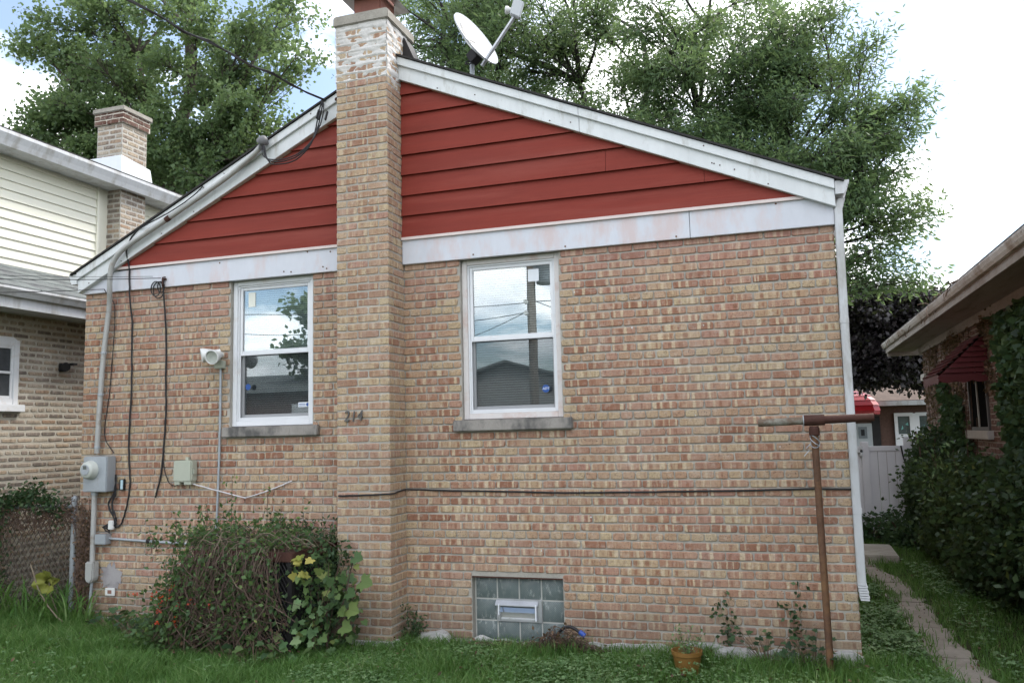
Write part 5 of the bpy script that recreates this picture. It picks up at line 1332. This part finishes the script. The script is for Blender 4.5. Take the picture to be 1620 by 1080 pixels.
rg = np.random.default_rng(77); rq = random.Random(77)
vine = thing('trumpet_vine', 'tangled brown and green vine smothering the air conditioner', 'vine', (-1.5, -1.0, .02))
tw1, tw2 = MB(), MB(); LC = []; LD = []
def addl(p, n, spread, dirz=-.2):
    LC.append(np.array(p)+rg.normal(size=(n, 3))*spread); d = rg.normal(size=(n, 3)); d[:, 2] += dirz; d[:, 1] -= .5; LD.append(d)
for k in range(400):      # strands hanging over the front
    x = -1.95+1.28*rq.random()**1.25 if k < 320 else rq.uniform(-2.0, -.7)
    top = .92-.55*max(0, -1.55-x)/.45+rq.uniform(-.12, .05)
    y = -.93+rq.uniform(-.10, .03)+max(0, -1.5-x)*.5
    ln = rq.uniform(.35, .85)
    p = [(x, y, top), (x+rq.uniform(-.08, .08), y-rq.uniform(.02, .14), top-ln*.35), (x+rq.uniform(-.2, .2), y-rq.uniform(0, .14), max(.06, top-ln*.7)), (x+rq.uniform(-.3, .3), y-rq.uniform(0, .12), max(.04, top-ln))]
    q = wob(p, .006, k, 3)
    (tw1 if rq.random() < .90 else tw2).tube(q, [.0032*rq.uniform(.5, 1.25)]*len(q), 4, False)
    if rq.random() < (.95 if x < -1.3 else .7):
        for pt in q[rq.randrange(0, 3)::2]: addl(pt, rq.randrange(1, 5), .045)
for k in range(16):       # pale thicker stems
    x = rq.uniform(-1.8, -.65); z = rq.uniform(.15, .95); a = rq.uniform(0, 6.28); l = rq.uniform(.2, .45)
    q = wob([(x, -.98, z), (x+math.cos(a)*l*.5, -1.02-rq.random()*.06, z+math.sin(a)*l*.4), (x+math.cos(a)*l, -1.0, max(.05, z+math.sin(a)*l))], .01, 900+k, 4)
    tw2.tube(q, .0042, 5, False)
for k in range(150):      # heap of dead stems on top
    x = rq.uniform(-1.75, -.6); y = rq.uniform(-.95, -.2); a = rq.uniform(0, 6.28); l = rq.uniform(.15, .4); z = .93+rq.random()*.07
    q = wob([(x, y, z), (x+math.cos(a)*l*.5, y+math.sin(a)*l*.3, z+rq.uniform(0, .07)), (x+math.cos(a)*l, y+math.sin(a)*l*.5, z-rq.uniform(0, .08))], .008, 1300+k, 3)
    (tw2 if rq.random() < .35 else tw1).tube(q, .003, 4, False)
for k in range(64):       # upright shoots above the cage
    x = rq.uniform(-2.05, -.65); y = rq.uniform(-.9, -.2); h = rq.uniform(.02, .14) if rq.random() < .85 else rq.uniform(.14, .3)
    q = curve_pts((x, y, .86), (x+rq.uniform(-.08, .08), y-.02, .92+h), rg, .08, 0, 5); tw1.tube(q, .0035, 4, False)
    for pt in q[2:]: addl(pt, 5, .035, .3)
for k in range(760):      # left flank, dense
    a = rq.random()
    x = -1.95+rq.gauss(0, .13)+.25*a; y = -.75+rq.uniform(-.3, .4); z = .04+.95*a**.8*rq.random()
    addl((x, y, z), 3, .05)
for k in range(420): addl((rq.uniform(-2.0, -.6), rq.uniform(-.95, -.2), .92+abs(rq.gauss(0, .075))), 2, .05, .2)
for k in range(150): addl((rq.uniform(-1.5, -.75), -1.0, rq.uniform(.05, .5)), 1, .05)
tag(tw1.build('stems', twigd, vine), kind='stuff'); tag(tw2.build('pale_stems', twigp, vine), kind='stuff')
LC = np.concatenate(LC); LD = np.concatenate(LD); LS = rg.uniform(.028, .062, len(LC))
leaf_obj('leaves', LC, LD, LS, LS*.6, lf_vine, vine, rng=rg, tint=np.clip(rg.normal(.42, .24, len(LC)), 0, 1))
bc = []
for k in range(13):
    c = np.array((rq.gauss(-1.62, .17), -1.12+rq.uniform(-.04, .02), rq.gauss(.48, .14))); bc.append(c+rg.normal(size=(rq.randrange(5, 13), 3))*.014)
bc = np.concatenate(bc); leaf_obj('red_flowers', bc, rg.normal(size=bc.shape), .020, .016, lf_red, vine, rng=rg)
dl = rg.uniform((-1.7, -1.06, .03), (-.6, -.95, .45), (240, 3)); leaf_obj('dead_leaves', dl, rg.normal(size=dl.shape)+(0, 0, -.4), .045, .03, lf_brown, vine, rng=rg)

bush = thing('grape_bush', 'bush of broad lobed green and yellow leaves beside the chimney', 'bush', (-.5, -.7, .02))
bt = MB(); it_g, it_y, it_l = [], [], []
for k in range(190):
    x = rq.uniform(-.64, -.16); y = -.74+rq.uniform(-.25, .25); z = rq.uniform(.1, .92)
    if x > -.45 and z > .75: z -= .3
    d = (rq.uniform(-.5, .9), rq.uniform(-.7, .1), rq.uniform(-.7, .4)); it_g.append(((x, y, z), d, (rq.uniform(-.6, .8), -1, .5+rq.uniform(-.7, .7)), rq.uniform(.03, .085)))
for k in range(26):
    it_l.append(((rq.uniform(-.62, -.28), -.95+rq.uniform(-.08, .1), rq.uniform(.12, .55)), (rq.uniform(-.6, .6), -.4, rq.uniform(-.8, .3)), (rq.uniform(-.6, .7), -1, rq.uniform(-.1, .9)), rq.uniform(.04, .085)))
for k in range(11):
    it_y.append(((rq.uniform(-.62, -.36), -.92+rq.uniform(-.05, .08), .86+rq.uniform(-.16, .08)), (rq.uniform(-.5, .7), -.5, rq.uniform(-.6, .2)), (.1, -1, .5), rq.uniform(.05, .08)))
for x, y, z, s in ((-.05, -.78, .86, .11), (-.02, -.72, .66, .14), (-.10, -.80, .58, .10), (-.08, -.82, .46, .13), (-.12, -.85, .33, .12)):
    it_g.append(((x-.05, y, z), (.8, -.3, -.1), (.1, -.9, .5), s))
    bt.tube(curve_pts((-.45, -.62, .1), (x-.05, y, z), rg, .08, .1, 6), .005, 4, False)
for k in range(30): sprig(bt, (rq.uniform(-.6, -.35), rq.uniform(-.8, -.5), .03), (rq.uniform(-.65, -.2), rq.uniform(-.95, -.5), rq.uniform(.3, .9)), rg, .005)
tag(bt.build('stems', twigd, bush), kind='stuff')
lobed_obj('leaves', it_g, lf_vine, bush, rq); lobed_obj('yellow_leaves', it_y, lf_yellow, bush, rq); lobed_obj('pale_leaves', it_l, lf_clover, bush, rq)
sm = rg.uniform((-.66, -.85, .1), (-.30, -.2, 1.0), (1700, 3)); sm = sm[(sm[:, 2] < 1.02-.9*np.maximum(0, sm[:, 0]+.5))]
leaf_obj('small_leaves', sm, rg.normal(size=sm.shape), .045, .025, lf_ivy, bush, rng=rg)
db_ = thing('dark_shrub', 'dark green shrub filling the corner left of the chimney', 'shrub', (-.9, -.12, 0))
st_ = MB(); C_ = []; D_ = []
for k in range(90):
    e = (rq.uniform(-1.35, -.56), rq.uniform(-.17, -.03), rq.uniform(.7, 1.13)-.12*rq.random()); p = sprig(st_, (rq.uniform(-1.2, -.6), -.1, .02), e, rg, .004)
    for q in p[2:]: C_.append(np.array(q)+rg.normal(size=(9, 3))*(.05, .03, .04)); D_.append(rg.normal(size=(9, 3)))
tag(st_.build('stems', twigd, db_), kind='stuff'); C_ = np.concatenate(C_); D_ = np.concatenate(D_); leaf_obj('leaves', C_, D_, rg.uniform(.03, .055, len(C_)), .02, lf_ivy, db_, rng=rg)
for k, (x, h, lab) in enumerate(((-1.72, 1.45, 'tall thin weed climbing past the white cord'), (-1.33, 1.32, 'reddish weed stem standing above the air conditioner'))):
    wt = thing('weed', lab, 'weed', (x, -.25, .02)); sm_ = MB(); p = curve_pts((x, -.25, .02), (x+.02, -.2, h), rg, .04, 0, 9); sm_.tube(p, .004, 4, False); sm_.build('stem', twigm, wt)
    cz = np.concatenate([np.array(q)+rg.normal(size=(7, 3))*.035 for q in p[4:]]); leaf_obj('leaves', cz, rg.normal(size=cz.shape), .045, .022, lf_vine, wt, rng=rg)

# chain-link fence on the left with dead vines
cf = thing('chain_link_fence', 'chain-link fence in the gap left of the house', 'fence', (-4.5, .15, 0))
MB().tube([(-3.925, .15, -.05), (-3.925, .15, 1.235)], .030, 12).build('post', galv, cf, smooth=True)
MB().lathe([(.034, 0), (.034, .03), (.02, .05), (.001, .055)], (-3.925, .15, 1.225), (0, 0, 1), 12).build('post_cap', galv, cf, smooth=True)
MB().tube([(-5.09, .15, 1.155), (-3.93, .15, 1.165)], .020, 8).build('top_rail', galv, cf)
for z_ in (.62, 1.12): MB().lathe([(.033, -.012), (.033, .012)], (-3.925, .15, z_), (0, 0, 1), 12).build('clamp', galv, cf)
cl_ = MB(); step = .066
for sg in (1, -1): diag(cl_, -5.08, -3.95, .05, 1.16, lambda u, v: (u, .15+.003*sg, v), sg, .7, .0042)
o = cl_.build('chain_link', M('rusty_wire', (.075, .06, .05), .7, .2, var=.3, scale=9, bump=0), cf); o['kind'] = 'stuff'
dv = thing('fence_vine', 'brown dying vine with green top over the chain-link fence', 'vine', (-4.5, .1, 0))
f1 = MB(); C_ = []; D_ = []; E_ = []
for k in range(200):
    x = rq.uniform(-5.1, -3.85); z = rq.uniform(1.0, 1.25); l = rq.uniform(.2, .9)
    if x > -4.80:
        if rq.random() < .4: continue
        l = min(l*.3, .16)
    q = wob([(x, .11, z), (x+rq.uniform(-.1, .1), .08, z-l*.4), (x+rq.uniform(-.15, .15), .10, max(.03, z-l))], .01, 2000+k, 3); f1.tube(q, .004, 4, False)
    for pt in q[::3 if x < -4.8 else 5]: E_.append(np.array(pt)+rg.normal(size=(2, 3))*.03)
for k in range(330):
    a = rq.random(); C_.append(np.array((-5.1+1.1*a, .1, 1.10+.16*math.sin(3.2*(1-a))+rq.gauss(0, .05)))+rg.normal(size=(4, 3))*.05)
for k in range(120): C_.append(np.array((rq.uniform(-5.15, -4.75), .08, rq.uniform(.2, 1.2)))+rg.normal(size=(4, 3))*.06)
tag(f1.build('stems', twigd, dv), kind='stuff'); E_ = np.concatenate(E_); C_ = np.concatenate(C_)
leaf_obj('dead_leaves', E_, rg.normal(size=E_.shape)+(0, 0, -.6), rg.uniform(.02, .05, len(E_)), .018, lf_brown, dv, rng=rg)
leaf_obj('leaves', C_, rg.normal(size=C_.shape), rg.uniform(.03, .06, len(C_)), .03, lf_ivy, dv, rng=rg)
cv = thing('creeper', 'brown creeper clinging to the corner bricks by the fence post', 'creeper', (-3.65, -.02, 0)); c1 = MB(); E_ = []
for k in range(46):
    x = rq.uniform(-3.70, -3.54); q = wob([(x, -.02, .05), (x+rq.uniform(-.05, .05), -.025, .5), (x+rq.uniform(-.08, .08), -.02, rq.uniform(.8, 1.28))], .008, 2500+k, 4); c1.tube(q, .0035, 4, False)
    for pt in q[::1]: E_.append(np.array(pt)+rg.normal(size=(2, 3))*(.018, .008, .03))
tag(c1.build('stems', twigd, cv), kind='stuff'); E_ = np.concatenate(E_); leaf_obj('dead_leaves', E_, rg.normal(size=E_.shape)+(0, -.3, -.3), .035, .02, lf_brown, cv, rng=rg)

# daylilies and the big yellow leaf
def strap_leaves(name, label, cat, cx, n, xr, yr, hr, seed, wd=.016):
    rr_ = random.Random(seed); t = thing(name, label, cat, (cx, (yr[0]+yr[1])/2, .0)); vs = []; fs = []; tt = []
    for k in range(n):
        x, y = rr_.uniform(*xr), rr_.uniform(*yr); h = rr_.uniform(*hr); a = rr_.uniform(0, 6.28); l = rr_.uniform(.5, 1.15)*h; tn = rr_.random(); b = a+math.pi/2
        o = len(vs); w_ = wd*rr_.uniform(.6, 1.3)
        for s in range(6):
            u = s/5; ww = w_*(1-u**2.2)*.5+.0006; r_ = l*u**1.6; z_ = gz(y)+h*(1.9*u-1.05*u*u)
            c = Vector((x+math.cos(a)*r_, y+math.sin(a)*r_, z_)); sd = Vector((math.cos(b), math.sin(b), 0))
            vs += [c-sd*ww, c+sd*ww]; tt += [tn, tn]
        fs += [(o+2*s, o+2*s+1, o+2*s+3, o+2*s+2) for s in range(5)]
    me = bpy.data.meshes.new('leaves'); o0 = Vector(t.location); me.from_pydata([v-o0 for v in vs], [], fs)
    a = me.attributes.new('tint', 'FLOAT', 'POINT'); a.data.foreach_set('value', np.array(tt, dtype=np.float32)); me.materials.append(lf_grass); link('leaves', me, t)
    return t
strap_leaves('daylily', 'clump of arching daylily leaves below the fence post', 'daylily', -4.0, 150, (-4.7, -3.35), (-.42, .0), (.25, .55), 1)
strap_leaves('daylily', 'daylily leaves at the far left below the dead vine', 'daylily', -5.2, 90, (-5.9, -4.7), (-.5, .0), (.25, .5), 2)
bl = thing('rhubarb_leaf', 'large round yellowing leaf among the daylilies', 'leaf', (-3.85, -.1, .1))
vs = [(-3.84, -.20, .455)]; nb_ = 28; tl = [.35]; fs_ = []
for q, rr in enumerate((.35, .7, 1.0)):
    for k in range(nb_):
        a = 2*math.pi*k/nb_; r_ = .125*rr*(1+.07*math.sin(a*5+.6)+.05*math.sin(a*9)*rr)
        vs.append((-3.84+r_*1.1*math.cos(a), -.20-.075*rr**2+.03*rr*math.sin(a*7)+.02*math.sin(a*3+1), .455+r_*.95*math.sin(a))); tl.append(.30-.25*rr+.15*rq.random())
for k in range(nb_):
    k2 = (k+1) % nb_; fs_.append((0, 1+k, 1+k2))
    for q in range(2): fs_.append((1+q*nb_+k, 1+q*nb_+k2, 1+(q+1)*nb_+k2, 1+(q+1)*nb_+k))
me = bpy.data.meshes.new('blade'); me.from_pydata([Vector(v)-Vector(bl.location) for v in vs], [], fs_)
me.polygons.foreach_set('use_smooth', [True]*len(me.polygons))
a = me.attributes.new('tint', 'FLOAT', 'POINT'); a.data.foreach_set('value', np.array(tl, dtype=np.float32)); me.materials.append(lf_yellow); link('blade', me, bl)
MB().tube(curve_pts((-3.86, -.2, .45), (-3.8, -.1, .02), rg, .05, 0, 5), .007, 5).build('stalk', twigp, bl)
ds_ = MB().tube(wob([(-4.05, -.25, .62), (-3.9, -.28, .38), (-3.72, -.3, .2), (-3.55, -.32, .10)], .005, 3), .008, 5)
tag(ds_.build('dry_stalk', twigp, origin=(-3.55, -.32, .1)), 'pale dry stalk leaning over the daylilies', 'stalk')
# low weeds with broad leaves
def weed_patch(name, label, spots, mat, seed, smin, smax, z=(.05, .2)):
    r_ = random.Random(seed); t = thing(name, label, 'weeds', (spots[0][0], spots[0][1], .02)); its = []; st = MB()
    for (x, y, n, rad) in spots:
        for k in range(n):
            c = (x+r_.gauss(0, rad), min(-.05, y+r_.gauss(0, rad*.5)), gz(y)+r_.uniform(*z)); its.append((c, (r_.uniform(-1, 1), r_.uniform(-.8, .2), r_.uniform(-.3, .4)), (r_.uniform(-.3, .3), -.5, 1), r_.uniform(smin, smax)))
            st.tube(curve_pts((x, y, .02), c, rg, .08, .1, 4), .0025, 3, False)
    tag(st.build('stems', twigm, t), kind='stuff'); lobed_obj('leaves', its, mat, t, r_); return t
weed_patch('broadleaf_weed', 'broad leaved weeds at the left foot of the vine', [(-2.75, -.45, 34, .16), (-2.3, -.7, 26, .16)], lf_ivy, 5, .04, .09, (.06, .26))
weed_patch('broadleaf_weed', 'few large leaves in front of the air conditioner', [(-1.0, -1.12, 10, .10), (-.75, -1.15, 9, .12)], lf_hedge, 6, .05, .09, (.1, .28))
weed_patch('broadleaf_weed', 'leafy weeds growing at the foot of the clothes pole', [(3.05, -.2, 40, .13), (3.35, -.22, 26, .12)], lf_ivy, 8, .03, .06, (.05, .32))
wk = thing('corner_weed', 'small green weed in the corner right of the chimney', 'weed', (.1, -.08, .05)); s_ = MB(); C_ = []
for k in range(16):
    p = sprig(s_, (.10, -.10, .03), (.04+rq.uniform(-.05, .2), -.1-.06*rq.random(), rq.uniform(.15, .36)), rg, .003); C_ += [np.array(q)+rg.normal(size=(5, 3))*.022 for q in p[1:]]
tag(s_.build('stems', twigm, wk), kind='stuff'); C_ = np.concatenate(C_); leaf_obj('leaves', C_, rg.normal(size=C_.shape), .032, .016, lf_ivy, wk, rng=rg)
for k, (x0_, lab) in enumerate(((2.78, 'thin creeper climbing the bricks left of the clothes pole'), (3.28, 'thin creeper climbing the bricks behind the clothes pole'))):
    wk = thing('wall_creeper', lab, 'creeper', (x0_, -.03, .1)); s_ = MB(); C_ = []
    for j in range(3):
        p = sprig(s_, (x0_, -.03, .08), (x0_+rq.uniform(-.12, .25), -.03, rq.uniform(.35, .62)), rg, .002); C_ += [np.array(q)+rg.normal(size=(4, 3))*(.03, .01, .03) for q in p[1:]]
    tag(s_.build('stems', twigm, wk), kind='stuff'); C_ = np.concatenate(C_); leaf_obj('leaves', C_, rg.normal(size=C_.shape), .045, .03, lf_ivy, wk, rng=rg)
# heap of dead stalks by the basement window
hp = thing('dead_stalks', 'heap of dead brown stalks by the basement window', 'dead plants', (1.4, -.2, .03)); s_ = MB()
for k in range(170):
    x = rq.uniform(.75, 1.75); hgt = .06+.17*math.exp(-((x-1.45)/.2)**2); a = rq.uniform(-1, 1)
    s_.tube(wob([(x-.12*a, -.15-.1*rq.random(), .05), (x, -.18-.08*rq.random(), .05+hgt*rq.random()), (x+.14*a, -.2, .05+hgt*.7*rq.random())], .006, 3000+k, 3), .004, 4, False)
tag(s_.build('stalks', twigd, hp), kind='stuff'); d_ = np.concatenate([rg.normal(size=(160, 3))*(.10, .05, .045)+(1.45, -.2, .15), rg.uniform((.7, -.26, .05), (1.8, -.12, .12), (160, 3))]); leaf_obj('dead_leaves', d_, rg.normal(size=d_.shape), .04, .025, lf_brown, hp, rng=rg)
hz_ = thing('garden_hose', 'black hose end with a blue nozzle by the basement window', 'hose', (1.55, -.15, .05))
MB().tube(wob([(1.36, -.12, .12), (1.44, -.14, .22), (1.52, -.15, .25), (1.60, -.15, .21)], 0, 1), .013, 8).build('hose', black, hz_, smooth=True)
MB().tube([(1.595, -.15, .215), (1.64, -.155, .185)], .020, 10).build('nozzle', M('blue_plastic', (.03, .08, .35), .4, bump=0), hz_)
pt = thing('flower_pot', 'orange plastic flower pot with a small plant on the lawn', 'flower pot', (2.475, -.40, .05))
MB().lathe([(.085, 0), (.105, .13), (.114, .135), (.116, .165), (.108, .165), (.104, .14), (.095, .13), (.001, .13)], (2.475, -.40, .018), (0, 0, 1), 24, False).build('pot', potm, pt, smooth=True)
s_ = MB(); C_ = []
for k in range(14):
    p = sprig(s_, (2.475+rq.uniform(-.05, .05), -.40, .13), (2.475+rq.uniform(-.1, .12), -.40+rq.uniform(-.06, .06), rq.uniform(.20, .35)), rg, .002); C_ += [np.array(q)+rg.normal(size=(3, 3))*.013 for q in p[1:]]
pl_ = s_.build('plant', twigm, pt); C_ = np.concatenate(C_); leaf_obj('leaves', C_, rg.normal(size=C_.shape), .028, .013, lf_clover, pl_, rng=rg)

# hedge and ivy on the right
def leafmass(name, label, cat, boxes, n, L, mat, seed, stem=None, origin=(0, 0, 0)):
    r_ = np.random.default_rng(seed); t = thing(name, label, cat, origin); C_ = []
    vol = np.array([b[3]*b[4]*b[5] for b in boxes])**(2/3); vol = vol/vol.sum()
    for b, w_ in zip(boxes, vol):
        m = int(n*w_); d = norm(r_.normal(size=(m, 3))); rr = r_.random(m)**.28
        p = np.array(b[:3])+d*rr[:, None]*np.array(b[3:6])
        bump_ = np.array([noise.noise(Vector(q)*2.2) for q in p]); p += d*bump_[:, None]*.2; far_ = r_.random(m) < .12; p[far_] += d[far_]*r_.uniform(0, .22, (far_.sum(), 1))
        C_.append(p[p[:, 2] > .02])
    C_ = np.concatenate(C_); D_ = r_.normal(size=C_.shape); D_[:, 0] -= .5; D_[:, 2] -= .3
    sz = L*r_.uniform(.6, 1.3, len(C_))
    tone = np.array([noise.noise(Vector(q)*1.6+Vector((seed, 0, 0))) for q in C_])
    leaf_obj('foliage', C_, D_, sz, sz*.65, mat, t, rng=r_, tint=np.clip(r_.normal(.42, .2, len(C_))+tone*.35, 0, 1))
    sm = MB(); rr_ = random.Random(seed)
    for b in boxes:
        for k in range(7): sm.tube(curve_pts((b[0]+rr_.uniform(-.3, .3)*b[3], b[1]+rr_.uniform(-.5, .5)*b[4], 0), (b[0]+rr_.uniform(-.8, .8)*b[3], b[1]+rr_.uniform(-.8, .8)*b[4], b[2]+b[5]*rr_.uniform(.2, .9)), r_, .1, .1, 6), .012, 5, False)
    tag(sm.build('stems', twigd, t), kind='stuff'); return t
leafmass('hedge', 'overgrown dark hedge along the neighbour wall', 'hedge', [(5.42, 2.4, .72, .45, 1.2, .72), (5.40, 4.2, .72, .48, 1.1, .70), (5.42, 5.9, .70, .45, 1.1, .66), (5.40, 7.4, .72, .42, .9, .66), (5.5, .6, .7, .4, 1.2, .7), (5.38, 3.2, .35, .5, 1.0, .4), (5.38, 5.0, .35, .5, 1.0, .4)], 42000, .075, lf_hedge, 3, origin=(5.45, 4, 0))
leafmass('shrub', 'taller leafy shrub at the end of the hedge by the fence', 'shrub', [(5.35, 7.2, 1.0, .35, .5, .55), (5.45, 7.9, 1.3, .28, .4, .45)], 5200, .07, lf_hedge, 5, origin=(5.4, 7.4, 0))
leafmass('low_shrub', 'dark low plants at the foot of the white fence', 'shrub', [(4.45, 7.4, .16, .4, .3, .22), (4.9, 6.9, .18, .35, .5, .25)], 2600, .07, lf_ivy, 6, origin=(4.6, 7.3, 0))
iv = thing('ivy', 'dense green ivy sheet covering the near part of the dark brick wall', 'ivy', (5.72, 3, 0)); r_ = np.random.default_rng(14); P_ = []
n = 22000; yy_ = r_.uniform(-1, 5.0, n); zz_ = r_.uniform(.8, 3.05, n)
edge = 3.9+np.array([noise.noise(Vector((0, 0, z*1.3)))*.5+noise.noise(Vector((3, 0, z*4)))*.25 for z in zz_])
k = (yy_ < edge)
P_.append(np.stack([5.735-r_.random(k.sum())**2*.12, yy_[k], zz_[k]], 1))
for yc, za, zb, w_, m in ((6.9, .9, 2.2, .22, 1500), (7.6, .9, 2.6, .16, 800), (6.3, .8, 1.6, .2, 700)):
    P_.append(np.stack([5.735-r_.random(m)**2*.10, r_.normal(yc, w_, m), r_.uniform(za, zb, m)], 1))
P_ = np.concatenate(P_); D_ = r_.normal(size=P_.shape)*.7+(-.45, -.1, -.6)
sz = r_.uniform(.06, .12, len(P_)); leaf_obj('leaves', P_, D_, sz, sz*.85, lf_ivy, iv, rng=r_)
s_ = MB()
for k in range(60):
    y = rq.uniform(-.5, 4.2) if k < 35 else rq.uniform(6, 7.8); s_.tube(curve_pts((5.74, y, .2), (5.735, y+rq.uniform(-.5, .5), rq.uniform(1.6, 3.0)), r_, .06, 0, 7), .006, 4, False)
tag(s_.build('stems', twigd, iv), kind='stuff')
dvn = thing('dead_creeper', 'brown dead creeper hanging on the far end of the dark brick wall', 'creeper', (5.72, 9, 0)); s_ = MB(); E_ = []
for k in range(110):
    y = rq.choice((rq.gauss(8.9, .55), rq.gauss(6.7, .5), rq.gauss(4.6, .35))); z0_ = 3.08 if rq.random() < .7 else rq.uniform(2.2, 3); z1_ = rq.uniform(1.5, 2.6) if y > 7.5 else rq.uniform(2.7, 2.98)
    q = curve_pts((5.733, y, z0_), (5.733, y+rq.uniform(-.25, .25), min(z1_, z0_-.1)), r_, .08, 0, 6); s_.tube(q, .005, 4, False)
    for pnt in q: E_.append(np.array(pnt)+r_.normal(size=(5, 3))*(.015, .05, .06))
tag(s_.build('stems', twigm, dvn), kind='stuff'); E_ = np.concatenate(E_); leaf_obj('dead_leaves', E_, r_.normal(size=E_.shape)+(-.2, 0, -.8), .06, .035, lf_brown, dvn, rng=r_)
gt = MB()
for k in range(26):
    y = rq.uniform(3, 10.5); gt.tube(curve_pts((5.2, y, 3.38), (5.18+rq.uniform(-.1, .1), y+rq.uniform(-.4, .4), 3.3+rq.uniform(-.12, .14)), r_, .15, .1, 5), .006, 4, False)
tag(gt.build('gutter_twigs', twigm, origin=(5.2, 6, 3.35)), 'dry twigs and vine ends caught in the neighbour gutter', 'twigs', kind='stuff')
# bright lower sprays
sp2 = thing('sapling', 'yellow green sapling shoots standing out of the hedge', 'sapling', (5.2, 4.6, 0)); s_ = MB(); C_ = []
for k in range(12):
    b_ = (5.1+rq.uniform(-.1, .15), 4.5+rq.uniform(-.6, .5), .5); e = (b_[0]-.1+rq.uniform(-.15, .1), b_[1]+rq.uniform(-.3, .3), rq.uniform(1.1, 1.65) if k < 6 else rq.uniform(.6, .9)); p = sprig(s_, b_, e, r_, .004); C_ += [np.array(q)+r_.normal(size=(7, 3))*.05 for q in p[2:]]
tag(s_.build('stems', twigm, sp2), kind='stuff'); C_ = np.concatenate(C_); leaf_obj('leaves', C_, r_.normal(size=C_.shape), .07, .035, lf_clover, sp2, rng=r_)

# fallen leaves and dry bits on the lawn and path
lr = np.random.default_rng(55); n = 900
lx = lr.uniform(-5, 5, n); ly = lr.uniform(-2.4, -.08, n); m2 = lr.random(n) < .25
lx = np.where(m2, lr.uniform(3.8, 5.2, n), lx); ly = np.where(m2, lr.uniform(-.5, 5, n), ly)
lz = np.where(ly > 0, 0, np.minimum(.2, -.03*ly))+lr.uniform(.03, .13, n)*np.where(m2, .35, 1)
lp3 = np.stack([lx, ly, lz], 1); ld3 = lr.normal(size=(n, 3))*(1, 1, .3)
tag(leaf_obj('fallen_leaves', lp3, ld3, lr.uniform(.02, .05, n), .022, lf_brown, None, rng=lr, flat=.5), 'small brown fallen leaves scattered over the lawn', 'leaves', kind='stuff')

pr2 = random.Random(8); ptc = [(-3.27+.13*(1+.55*noise.noise(Vector((math.cos(2*math.pi*k/40)*2.2, math.sin(2*math.pi*k/40)*2.2, 3)))+.2*pr2.uniform(-1, 1))*math.cos(2*math.pi*k/40), .48+.12*(1+.55*noise.noise(Vector((math.cos(2*math.pi*k/40)*2.2, math.sin(2*math.pi*k/40)*2.2, 3)))+.2*pr2.uniform(-1, 1))*math.sin(2*math.pi*k/40)) for k in range(40)]
MB().prism(ptc, -.0022, .004).build('mortar_patch', mortar_mat('patch_mortar', (.27, .25, .26), (.36, .34, .34)), house)
oc = thing('outlet_cover', 'small white outlet cover low on the left wall', 'outlet', (-3.28, -.01, .33))
MB().box(-3.335, -3.215, -.016, -.001, .30, .375).build('plate', lampwhite, oc, bevel=.004)
MB().box(-3.30, -3.25, -.020, -.0155, .32, .355).build('socket', M('rusty_socket', (.25, .13, .10), .7, bump=.1), oc, bevel=.002)
